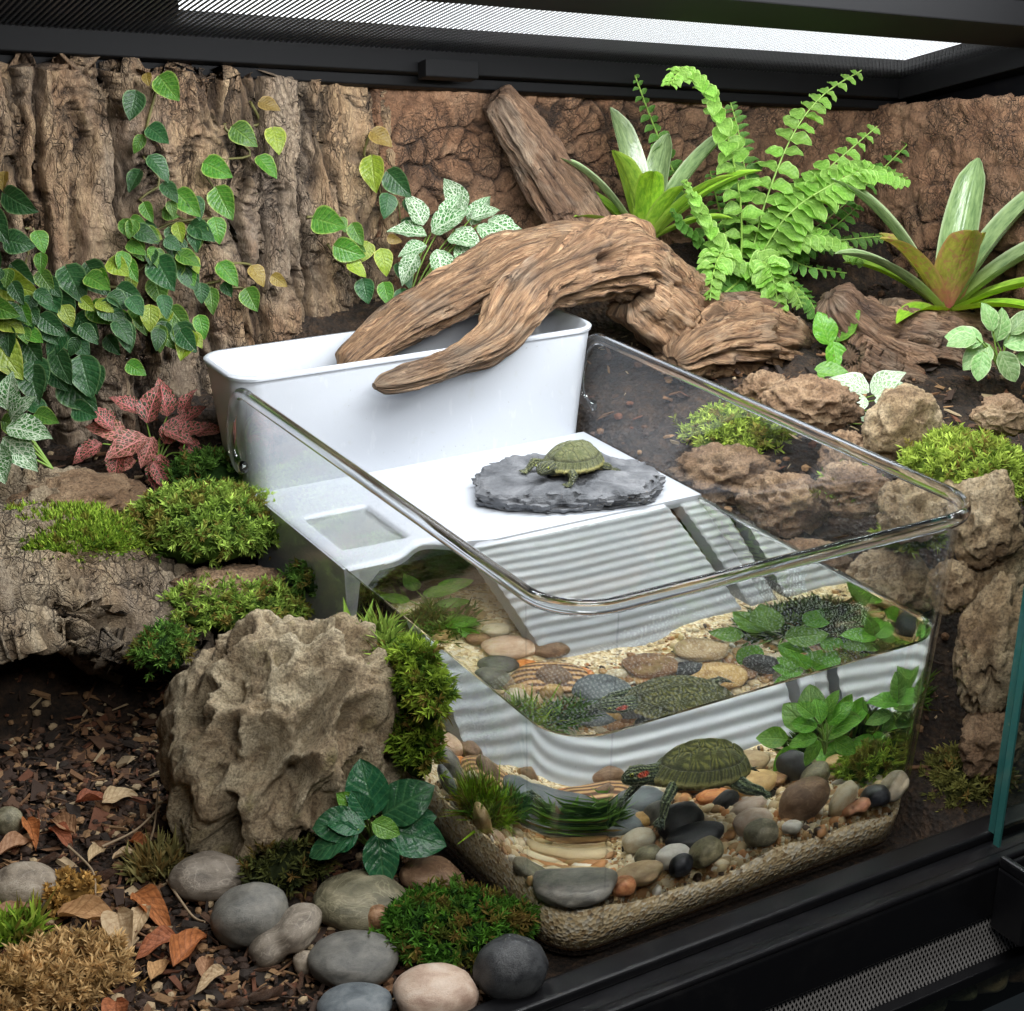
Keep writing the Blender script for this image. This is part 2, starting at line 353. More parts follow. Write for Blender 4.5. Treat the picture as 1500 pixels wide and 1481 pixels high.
def clay_panel(name, A, B, z0, nu, nv, label, seed, plate=1.0):
    A = np.array(A, float); B = np.array(B, float); Lw = np.linalg.norm(B-A); d = (B-A)/Lw; nr = np.array([-d[1], d[0]])*-1
    U, Vv = np.meshgrid(np.linspace(0, Lw, nu), np.linspace(0, 1, nv), indexing='ij')
    xx = A[0]+d[0]*U; yy = A[1]+d[1]*U
    tz = wz(xx, yy)-.002+.008*fbm(np.stack([U.ravel()*35, 0*U.ravel()+seed, 0*U.ravel()], 1), 3).reshape(U.shape)
    ZZ = z0+(tz-z0)*Vv
    Q = np.stack([U, ZZ, 0*U], -1).reshape(-1, 3)
    wv = np.stack([fbm(Q*25, 3, .5, seed), fbm(Q*25+7, 3, .5, seed+2), 0*Q[:, 0]], 1)*.012
    f1, f2, ci = worley((Q+wv)*np.array([40, 40, 1])/plate+np.array([0, 0, seed]), seed); e = sstep(.0, .13, f2-f1)
    zone = sstep(-.05, .12, fbm(Q*7, 2, .5, seed+11))
    h = (.0075*(e-1)+.0045*(ci-.5))*(.3+.7*zone)+.012*fbm(Q*14, 3, .5, seed+4)+.0075*fbm(Q*60, 6, .68, seed+6)
    V = np.stack([xx.ravel()+nr[0]*h, yy.ravel()+nr[1]*h, ZZ.ravel()], 1)
    o = ob(name, V, grid_faces(nu, nv), CLAY, col=np.stack([(1-e)*(.3+.7*zone), ci, 0*e], 1))
    s_ = o.modifiers.new('s', 'SOLIDIFY'); s_.thickness = .012; s_.offset = -1
    return tag(o, label, 'panel')
clay_panel('background_panel', (.215, .63), (.765, .63), .05, 300, 190, 'brown cracked clay background panel behind the upright driftwood branch', 4)
clay_panel('background_panel', (.76, .635), (.76, -.02), .0, 260, 190, 'brown cracked clay side panel behind the red-centred bromeliad', 9, 1.25)
# dark filler wedge between the two panels is their own overlap in the corner

# ------------------------------------------------------------ terrarium case: rails, lid, doors
case = empty('terrarium_case', (0, -.03, 0), 'black plastic terrarium frame with screen lid and lower vented rail', 'terrarium')
def inv(o): o.location = -Vector(case.location); return o
r = MB().box((-.55, -.052, -.034), (.80, -.013, .004))
r.box((-.55, -.052, .0035), (.80, -.044, .0085)).box((-.55, -.030, .0035), (.80, -.013, .0110))
rail = inv(bevel(r.build('front_rail', BLACK, case, False), .0024, 4))
r = MB().box((-.55, -.060, -.074), (.80, -.040, -.066)).box((-.55, -.058, -.16), (.80, -.050, -.128))
inv(bevel(r.build('lower_rail', BLACK, case, False), .001, 2))
MESHM = plain('screen_wire', (.045, .045, .048, 1), .45, Metallic=.3)
VENTM = plain('vent_wire', (.30, .29, .28, 1), .5)
wb = MB()                                                      # perforated vent strip, slanted below the rail
for k in range(-165, 265):
    for s in (-1, 1):
        x = k*.0031; a = np.array([x-s*.008, 0, 0]); b = np.array([x+s*.008, 0, 0])
        p0 = np.array([a[0], -.046, -.0345]); p1 = np.array([b[0], -.052, -.066])
        w = .00062; V = [(p0[0]-w, p0[1]-.0003*s, p0[2]), (p0[0]+w, p0[1]-.0003*s, p0[2]), (p1[0]+w, p1[1]-.0003*s, p1[2]), (p1[0]-w, p1[1]-.0003*s, p1[2])]
        wb.add(V, [(0, 1, 2, 3)])
o = inv(wb.build('vent_mesh', VENTM, case, False)); o['kind'] = 'stuff'
inv(MB().box((-.55, -.016, -.15), (.80, -.014, -.034)).build('vent_backing', plain('dark_backing', (.012, .011, .010, 1), .6), case, False))
g = MB().box((-.55, -.0545, -.128), (.80, -.0525, -.0745)); inv(g.build('base_glass', DOOR, case, False))
# latch block the door panes stand in
r = MB().box((.292, -.078, -.040), (.40, -.0525, .004)).box((.292, -.078, .004), (.297, -.0525, .012)).box((.292, -.0795, .004), (.40, -.0765, .0105)).box((.292, -.062, .004), (.40, -.0585, .012))
inv(bevel(r.build('door_latch', BLACK, case, False), .0015, 2))
LIDB = plain('lid_plastic', (.004, .004, .0045, 1), .65, spec=.15)
def lidbar(name, a, b, w, z0, z1):
    a = np.array(a, float); b = np.array(b, float); d = (b-a)/np.linalg.norm(b-a); q = np.array([-d[1], d[0]])*w/2
    V = [(p[0], p[1], lz(*p)+z) for z in (z0, z1) for p in (a-q, b-q, b+q, a+q)]
    m = MB().add(V, [(0,3,2,1),(4,5,6,7),(0,1,5,4),(1,2,6,5),(2,3,7,6),(3,0,4,7)]); return inv(bevel(m.build(name, LIDB, case, False), .001, 2))
lidbar('lid_rail', (-.54, .632), (.79, .632), .05, .004, .018)
lidbar('lid_rail', (-.54, .604), (.79, .604), .012, .002, .030)
lidbar('lid_rail', (-.54, .620), (.79, .620), .014, -.006, .003)
lidbar('lid_rail', (.785, .597), (.785, .37), .03, .0, .030)
lidbar('lid_rail', (-.535, .597), (-.535, .37), .03, .0, .030)
lidbar('lid_panel', (-.52, .403), (.77, .403), .066, .014, .034)
lidbar('lid_clip', (.235, .590), (.285, .590), .014, -.004, .010)
wb = MB(); zo = .020
X0, X1, Y0, Y1 = -.52, .77, .43, .60
def wire(p, q, w, h):
    p = np.array(p); q = np.array(q); d = (q-p)/np.linalg.norm(q-p); s_ = np.cross(d, [0, 0, 1.]); s_ /= np.linalg.norm(s_); s_ *= w/2
    V = [p-s_, p+s_, q+s_, q-s_]; V = [v+np.array([0, 0, -h]) for v in V]+[v+np.array([0, 0, h]) for v in V]
    wb.add(V, [(0, 3, 2, 1), (4, 5, 6, 7), (0, 1, 5, 4), (2, 3, 7, 6)])
sp = .0046
for k in range(int((X1-X0)/sp)):
    x = X0+k*sp; wire((x, Y0, lz(x, Y0)+zo), (x, Y1, lz(x, Y1)+zo), .0019, .0004)
for k in range(int((Y1-Y0)/sp)):
    y = Y0+k*sp; wire((X0, y, lz(X0, y)+zo+.0007), (X1, y, lz(X1, y)+zo+.0007), .0019, .0004)
o = inv(wb.build('screen_mesh', MESHM, case, False)); o['kind'] = 'stuff'
# LED bar lying on the screen
led = empty('light_bar', (.4, .50, .46), 'long black LED light bar glowing through the screen lid', 'lamp')
def ledbox(name, x0, x1, y0, y1, a, b, m):
    V = [(p[0], p[1], lz(*p)+z) for z in (a, b) for p in ((x0, y0), (x1, y0), (x1, y1), (x0, y1))]
    o = MB().add(V, [(0,3,2,1),(4,5,6,7),(0,1,5,4),(1,2,6,5),(2,3,7,6),(3,0,4,7)]).build(name, m, led, False); o.location = -Vector(led.location); return o
ledbox('housing', .0, .78, .436, .597, .0445, .075, BLACK)
n = NT('led_diffuser'); e = n.n('ShaderNodeEmission'); e.inputs[1].default_value = 2.3; e.inputs[0].default_value = (.93, .97, 1, 1)
n.put(n.out.inputs['Surface'], e.outputs[0]); LEDM = n.m
ledbox('diffuser', .03, .765, .442, .588, .036, .044, LEDM)
# sliding glass door panes
for k, (yy, x0) in enumerate(((-.0425, .300), (-.030, .309))):
    d = empty('door_pane', (x0, yy, .012), ('outer', 'inner')[k]+' sliding glass door pane with green edge standing in the black rail', 'glass door')
    m = MB().box((.0012, -.002, -.001), (.47, .002, .60)).build('glass', DOOR, d, False)
    m = MB().box((-.0006, -.0024, -.001), (.001, .0024, .60)).build('edge', EDGE, d, False)

# ------------------------------------------------------------ clear plastic tub
def plan(inset, yb, r=.034, ns=9):
    """open path: back-left -> front-left corner -> front-right corner -> back-right"""
    x0, x1, y0 = inset, TW-inset, inset; r = max(.004, r-inset*.4)
    p = [(x0, y) for y in np.linspace(yb, y0+r, 40)]
    p += [(x0+r-r*math.cos(a), y0+r-r*math.sin(a)) for a in np.linspace(0, PI/2, ns)[1:]]
    p += [(x, y0) for x in np.linspace(x0+r, x1-r, 30)[1:]]
    p += [(x1-r+r*math.sin(a), y0+r-r*math.cos(a)) for a in np.linspace(0, PI/2, ns)[1:]]
    p += [(x1, y) for y in np.linspace(y0+r, yb, 40)[1:]]
    return np.array(p)
ZB = -.011
def ins(z): return TT*(1-z/TH)+.0045*max(0., 1-(z-ZB)/.010)**2.2
YB = .452
def ztop(y):  # the wall is cut down behind the planter's front face
    return TH-.058*sstep(.412, .446, y)
tub = empty('plastic_tub', (.15, .2, 0), 'clear plastic tub with rounded rim holding water, sand and pebbles', 'tub')
def rel(o, t): o.location = -Vector(t.location); return o
lev = [ZB, ZB+.0012, ZB+.003, ZB+.006, ZB+.010]+list(np.linspace(.02, 1, 14)[0:])
def wall_grid(off):
    out = []
    p0 = plan(off, YB)
    for k, l in enumerate(lev):
        if k < 5: pts = plan(ins(l)+off, YB); z = np.full(len(pts), l+off*.6)
        else:
            f = (l-.02)/.98; zt = ztop(p0[:, 1]); z = (ZB+.012)+(zt-ZB-.012)*f
            pts = np.array([plan(ins(float(zz))+off, YB)[i] for i, zz in enumerate(z)]) if l > .9 else plan(ins(float(ZB+.012+(TH-ZB-.012)*f))+off, YB)
        out.append(np.column_stack([pts, z]))
    return np.stack(out)
Go = wall_grid(0.); Gi = wall_grid(.0024); nl, npn = Go.shape[:2]
m = MB().add(Go.reshape(-1, 3), grid_faces(nl, npn)).add(Gi.reshape(-1, 3), grid_faces(nl, npn)[:, ::-1])
rel(m.build('wall', CLEAR, tub), tub)
b0 = plan(ins(ZB)+.0005, YB); c0 = np.column_stack([b0, np.full(len(b0), ZB+.0001)])
rel(ob('base', np.concatenate([c0, c0+[0, 0, .0016]]), [list(range(npn))[::-1], list(range(npn, 2*npn))]+[[i, (i+1) % npn, npn+(i+1) % npn, npn+i] for i in range(npn)], CLEAR, tub, False), tub)
pr = plan(-.0012, .410); rimP = [(x, y, TH) for x, y in pr]
hook = [(.418, TH-.001), (.427, TH-.005), (.435, TH-.014), (.4405, TH-.027), (.4425, TH-.042), (.440, TH-.052), (.434, TH-.0585), (.427, TH-.060), (.421, TH-.057)]
xo = pr[0, 0]; xr = pr[-1, 0]
rimP = [(xo, y, z) for y, z in hook[::-1]]+rimP+[(xr, y, z) for y, z in hook]
rimP = spline(np.array(rimP)[::1], 460)
V, F, uvv = tube(rimP, .0047, 14, rfun=lambda t, s: 1-.28*np.sin(t)**2)
fixn(rel(ob('rim', V, F, RIM, tub), tub))
# thin vertical seam lines of the moulding at the front-left corner
for (x, y, nm) in ((.0345, -.0, 'mould_line'), (.0, .0345, 'mould_line')):
    P = [(x+ins(z)*(1 if x == 0 else .6)-(.0006 if x == 0 else 0), y+ins(z)*(1 if y == 0 else .6)-(.0006 if y == 0 else 0), z) for z in np.linspace(.012, TH-.004, 12)]
    V, F, _ = tube(P, .00055, 6); rel(ob(nm, V, F, CLEAR, tub), tub)
# ------------------------------------------------------------ water
def ring(inset, z): 
    p = plan(ins(z)+inset, .47); return np.column_stack([p, np.full(len(p), z)])
zl = [ZB+.0022, ZB+.006, .012, .03, .06, .09, .12, .134, WZ]; loops = [ring(.0034, z) for z in zl]; loops.append(ring(.0043, WZ)); loops.append(ring(.0062, WZ)); loops[-3][:, 2] = WZ+.0026; loops[-2][:, 2] = WZ+.0010; loops[-1][:, 2] = WZ
k = len(loops[0]); V = np.concatenate(loops); F = []
for a in range(len(loops)-1):
    for i in range(k): F.append([a*k+i, a*k+(i+1) % k, (a+1)*k+(i+1) % k, (a+1)*k+i])
F.append(list(range(k))[::-1]); F.append([(len(loops)-1)*k+i for i in range(k)])
water = fixn(ob('water', V, F, WATER, None, True)); tag(water, kind='structure')
for p in water.data.polygons:
    if len(p.vertices) > 4: p.use_smooth = False
em = water.modifiers.new('e', 'EDGE_SPLIT'); em.split_angle = math.radians(70)
# ------------------------------------------------------------ white basking insert: planter box, platform, ramps
insert = empty('basking_insert', (.15, .42, .14), 'white plastic planter box with basking platform and ridged ramp in the tub', 'basking platform')
def rr(x0, x1, y0, y1, r, z, ns=7):
    p = []
    for cx_, cy_, a0 in ((x1-r, y0+r, -PI/2), (x1-r, y1-r, 0), (x0+r, y1-r, PI/2), (x0+r, y0+r, PI)):
        for a in np.linspace(a0, a0+PI/2, ns): p.append((cx_+r*math.cos(a), cy_+r*math.sin(a), z))
    return np.array(p)
def loft(loops, cap0=True, cap1=True):
    k = len(loops[0]); V = np.concatenate(loops); F = []
    for a in range(len(loops)-1):
        for i in range(k): F.append([a*k+i, a*k+(i+1) % k, (a+1)*k+(i+1) % k, (a+1)*k+i])
    if cap0: F.append(list(range(k))[::-1])
    if cap1: F.append([(len(loops)-1)*k+i for i in range(k)])
    return V, F
PZ = .1400; zt = .2285
def pl(f, off=0): # f 0 bottom..1 top
    i = .011*(1-f); return (-.0035+i+off, .3035-i-off, .421+off+.002*(1-f), .497-i*.8-off)
L_ = [rr(*pl(0), .014, PZ-.004), rr(*pl(.3), .016, PZ+.3*(zt-PZ)), rr(*pl(.96), .019, zt-.004), rr(*pl(1, -.0012), .020, zt-.0032), rr(*pl(1, -.0015), .020, zt-.001), rr(*pl(1, -.0006), .020, zt), rr(*pl(1, .0020), .018, zt), rr(*pl(1, .0027), .018, zt-.001), rr(*pl(.5, .0027), .016, PZ+.5*(zt-PZ)), rr(*pl(.1, .0027), .014, PZ+.006)]
V, F = loft(L_); rel(ob('planter_box', V, F, WHITE, insert), insert)
e_ = insert.children[-1].modifiers.new('e', 'EDGE_SPLIT'); e_.split_angle = math.radians(50)
# platform: a height field with a shallow feeding pocket and rounded front lip
nx, ny = 170, 90
u, v = np.meshgrid(np.linspace(0, 1, nx), np.linspace(0, 1, ny), indexing='ij')
X = .0062+.2885*u
yf = .270+.017*np.exp(-((X-.073)/.018)**2)-.004*sstep(.1, .12, X)
Y = yf+(.4245-yf)*v
box_ = lambda a, b, x, s: sstep(a-s, a+s, x)*(1-sstep(b-s, b+s, x))
Z = PZ-.0075*box_(.020, .068, X, .0025)*box_(.300, .365, Y, .0025)-.0042*np.clip(1-(Y-yf)/.006, 0, 1)**2*(X < .1)
Z = Z-.0012*np.clip(1-(X-.0062)/.004, 0, 1)**2
top = np.stack([X, Y, Z], -1)
m = MB().add(top.reshape(-1, 3), grid_faces(nx, ny))
fr = top[:, 0]; lowf = fr.copy(); lowf[:, 2] = PZ-.012; m.add(np.concatenate([fr, lowf]), [[i, nx+i, nx+i+1, i+1] for i in range(nx-1)])
bk = lowf.copy(); bk[:, 1] = .4245; m.add(np.concatenate([lowf, bk]), [[i, nx+i, nx+i+1, i+1] for i in range(nx-1)])
rel(m.build('platform', WHITE, insert), insert); e_ = insert.children[-1].modifiers.new('e', 'EDGE_SPLIT'); e_.split_angle = math.radians(60)
# side skirt of the platform, standing inside the left wall
yy = np.linspace(.2702, .4245, 24); zb = .083-.02*sstep(.28, .40, yy)
P0 = np.column_stack([np.full(24, .0058), yy, np.full(24, PZ-.001)]); P1 = np.column_stack([np.full(24, .0085), yy, zb])
sk = MB()
for (dx) in (0, .0026): sk.add(np.concatenate([P0+[dx, 0, 0], P1+[dx, 0, 0]]), [[i, i+1, 24+i+1, 24+i] for i in range(23)])
sk.add(np.array([P0[0], P0[0]+[.0026, 0, 0], P1[0]+[.0026, 0, 0], P1[0]]), [(0, 1, 2, 3)]).add(np.concatenate([P1, P1+[.0026, 0, 0]]), [[i, i+1, 24+i+1, 24+i] for i in range(23)])
sk.add(np.array([P0[0]+[.0026, 0, -.0015], P0[0]+[.03, .0, -.0015], P0[0]+[.0075, 0, -.055], P0[0]+[.0052, 0, -.0565]]), [(0, 1, 2, 3)])
rel(sk.build('side_skirt', WHITE, insert, False), insert)
def ramp(name, xl0, xl1, xr0, xr1, y0, z0, y1, z1, nr, bend):
    nu, nv = 60, nr*12+1
    u, v = np.meshgrid(np.linspace(0, 1, nu), np.linspace(0, 1, nv), indexing='ij')
    ph = v*nr; f = ph-np.floor(ph)
    st = np.where(f < .62, f/.62, 1.)                       # tread then riser, softened
    st = .5-.5*np.cos(PI*np.clip(f/.8, 0, 1)); wave = (st-f)
    xl = xl0+(xl1-xl0)*v; xr = xr0+(xr1-xr0)*v
    X = xl+(xr-xl)*u
    sl = np.array([y1-y0, z1-z0]); Ls = np.hypot(*sl); nrm = np.array([-sl[1], sl[0]])/Ls*-1
    if nrm[1] < 0: nrm = -nrm
    A = .0046*wave
    b = bend*np.exp(-(u/.22)**2)*sstep(0, .08, v)
    Y = y0+sl[0]*v+nrm[0]*A+b; Z = z0+sl[1]*v+nrm[1]*A
    edge = np.minimum(np.minimum(u, 1-u)*(xr0-xl0), .003)/.003
    Z = Z-.002*(1-edge)**2
    T = np.stack([X, Y, Z], -1); m = MB().add(T.reshape(-1, 3), grid_faces(nu, nv)[:, ::-1])
    for side, dr in ((T[0], 1), (T[-1], -1)):
        lo = side.copy(); lo[:, 1] += .010; lo[:, 2] = np.maximum(lo[:, 2]-.016, .004); n_ = len(side)
        m.add(np.concatenate([side, lo]), [[i, i+1, n_+i+1, n_+i][::dr] for i in range(n_-1)])
    lo = T.copy(); lo[..., 1] += .010; lo[..., 2] = np.maximum(lo[..., 2]-.016, .004)
    m.add(lo.reshape(-1, 3), grid_faces(nu, nv))
    rel(m.build(name, WHITE, insert), insert); e_ = insert.children[-1].modifiers.new('e', 'EDGE_SPLIT'); e_.split_angle = math.radians(65)
ramp('ramp', .101, .112, .263, .268, .2665, PZ-.0002, .164, .010, 15, .006)
ramp('side_ramp', .2755, .2755, .2935, .2895, .2665, PZ-.004, .164, .010, 15, 0)
# ------------------------------------------------------------ sand bed
n = NT('sand'); vc = n.voro(420, 'F1', n.oc(False), 1); c = n.ramp(n.sep(vc)[0], [(0, S(140, 108, 70)), (.25, S(214, 188, 142)), (.6, S(236, 218, 180)), (.9, S(248, 240, 218)), (1, S(70, 56, 42))])
SAND = n.done(n.mix(range_(n, n.noise(40, 4), .0, .5), c, S(222, 196, 148)), .7, n.bump(n.voro(420, 'F1', n.oc(False)), .8, .0015))
def bedz(x, y): return .0215-.006*sstep(.05, .0, y)+.006*sstep(.1, 0, x)+.004*sstep(.03, .14, y)+.0025*np.sin(x*40+y*23)+.0015*np.sin(x*90-y*70)
bo = plan(ins(.02)+.0027, .30); k = len(bo); rings = []
for s_ in np.linspace(1, 0, 26):
    c_ = np.array([.15, .16]); q = c_+(bo-c_)*s_; rings.append(np.column_stack([q, bedz(q[:, 0], q[:, 1])+.0012*fbm(np.column_stack([q*150, 0*q[:, 0]]), 2)]))
lowr = plan(ins(ZB+.003)+.0029, .30); mid = plan(ins(.006)+.0028, .30)
loops = [np.column_stack([lowr, np.full(k, ZB+.0030)]), np.column_stack([mid, np.full(k, .0060)])]+rings
V, F = loft(loops); sand = ob('sand_bed', V, F, SAND); tag(sand, kind='structure')

# ------------------------------------------------------------ stones
PEB = []
for k in range(7):
    V, F = ico(4); sq = [.0, .25, .1, .3, .15, .35, .2][k]
    V = np.sign(V)*np.abs(V)**(1-sq*.35); V = V*(1+.13*fbm(V*1.1+k*5, 2, .5, k)[:, None]+.02*fbm(V*4+k, 2)[:, None])
    if k == 3: V[:, 2] *= 1-.22*np.exp(-((V[:, 0])/.25)**2); V[:, 1] *= 1-.2*np.exp(-(V[:, 0]/.25)**2)
    V /= np.abs(V).max(0); PEB.append((V, F))
ST = {
 'grey': stone_mat('grey_stone', [S(84, 84, 80), S(118, 116, 108), S(140, 136, 126)], 2.2, .25, .5),
 'taupe': stone_mat('taupe_stone', [S(104, 94, 82), S(146, 134, 118), S(168, 156, 140)], 1.8, .3, .52, vein=S(196, 186, 170)),
 'dark': stone_mat('dark_stone', [S(36, 37, 40), S(58, 60, 62), S(78, 80, 80)], 2.3, .25, .45),
 'black': stone_mat('black_stone', [S(24, 25, 28), S(40, 42, 46), S(60, 62, 64)], 2.7, .2, .4),
 'pink': stone_mat('pink_stone', [S(166, 132, 110), S(204, 176, 152), S(220, 200, 180)], 1.7, .25, .5),
 'brown': stone_mat('brown_stone', [S(104, 74, 50), S(142, 106, 76), S(170, 136, 104)], 1.9, .25, .5, vein=S(190, 160, 128)),
 'tan': stone_mat('tan_stone', [S(160, 122, 70), S(200, 164, 106), S(222, 192, 140)], 2.0, .2, .48),
 'cream': stone_mat('cream_stone', [S(200, 178, 140), S(226, 210, 176), S(236, 226, 200)], 1.8, .2, .48),
 'white': stone_mat('white_stone', [S(214, 206, 190), S(236, 230, 220), S(244, 240, 234)], 1.8, .2, .45),
 'orange': stone_mat('orange_stone', [S(180, 100, 50), S(220, 140, 76), S(232, 170, 110)], 2.0, .2, .48),
 'olive': stone_mat('olive_stone', [S(88, 84, 62), S(124, 118, 90), S(160, 150, 118)], 2.0, .25, .5, vein=S(180, 172, 140)),
 'blue': stone_mat('blue_grey_stone', [S(74, 82, 88), S(104, 112, 116), S(130, 136, 138)], 2.0, .2, .48),
}
n = NT('banded_stone'); w = n.n('ShaderNodeTexWave', bands_direction='Y'); n.put(w.inputs[0], n.oc()); w.inputs['Scale'].default_value = 1.1; w.inputs['Distortion'].default_value = 3; w.inputs['Detail'].default_value = 3
ST['banded'] = n.done(n.ramp(w.outputs['Fac'], [(.2, S(92, 62, 42)), (.5, S(150, 108, 70)), (.8, S(206, 166, 116))]), .5, n.bump(n.noise(120, 5), .2, .001))
_pm = {}
def pebble(name, row, mat, label, group=None, cat='stone'):
    x, y, z, a, b, c, rz, ti, k = row; k = int(k)
    key = (k, mat)
    if key not in _pm: _pm[key] = mesh_data(name, PEB[k][0], PEB[k][1], ST[mat])
    o = link(name, _pm[key]); o.location = (x, y, z); o.scale = (a, b, c); o.rotation_euler = Euler((0, ti, rz)); return tag(o, label, cat, group)
OUTER = [((-0.1373, 0.165, 0.0118, 0.0226, 0.0181, 0.0139, -0.5177, 0.0, 0.0), 'taupe', 'mottled taupe river stone at the foot of the dragon stone'), ((-0.1313, 0.1126, 0.0149, 0.0229, 0.0183, 0.0176, -0.5177, -0.2094, 1.0), 'grey', 'smooth grey-green river stone beside the waisted beige stone'), ((-0.1203, 0.09, 0.0124, 0.0234, 0.0187, 0.0098, -0.5177, -0.576, 3.0), 'taupe', 'long waisted beige stone leaning between two grey river stones'), ((-0.0688, 0.0962, 0.0125, 0.0296, 0.0237, 0.0147, -0.5177, 0.0, 2.0), 'olive', 'large olive-brown river stone below the dark green rosette plant'), ((-0.0955, 0.0529, 0.0107, 0.0252, 0.0201, 0.0126, -0.5177, 0.0, 1.0), 'grey', 'flat oval grey river stone in front of the olive-brown stone'), ((-0.0685, 0.0748, 0.0139, 0.0085, 0.0068, 0.0093, -0.5177, 0.0, 5.0), 'brown', 'small brown stone between the olive-brown stone and dark moss'), ((-0.0182, 0.105, 0.0079, 0.02, 0.016, 0.0093, -0.5177, 0.1047, 2.0), 'brown', 'brown rounded stone against the left wall of the tub'), ((-0.0717, 0.0023, 0.0131, 0.0232, 0.0186, 0.0154, -0.5177, 0.0, 4.0), 'pink', 'pale pinkish stone next to the dark grey stone by the rail'), ((-0.032, -0.0091, 0.0224, 0.0205, 0.0164, 0.0193, -0.5177, 0.0, 0.0), 'dark', 'dark charcoal stone at the front corner of the tub'), ((-0.1104, 0.0209, 0.0075, 0.0203, 0.0163, 0.0088, -0.5177, -0.0524, 1.0), 'blue', 'flat blue-grey stone half hidden behind the pale pinkish stone'), ((-0.2324, 0.2082, 0.0121, 0.02, 0.016, 0.0142, -0.5177, 0.0, 4.0), 'taupe', 'flat taupe stone among the dead leaves below the cork arch'), ((-0.2216, 0.2871, 0.0085, 0.0094, 0.0075, 0.01, -0.5177, 0.0, 1.0), 'olive', 'small speckled green-grey stone at the mouth of the cave'), ((-0.1169, 0.0694, 0.0061, 0.0076, 0.006, 0.0072, -0.5177, 0.0, 4.0), 'taupe', 'tiny taupe stone beside the flat oval grey stone')]
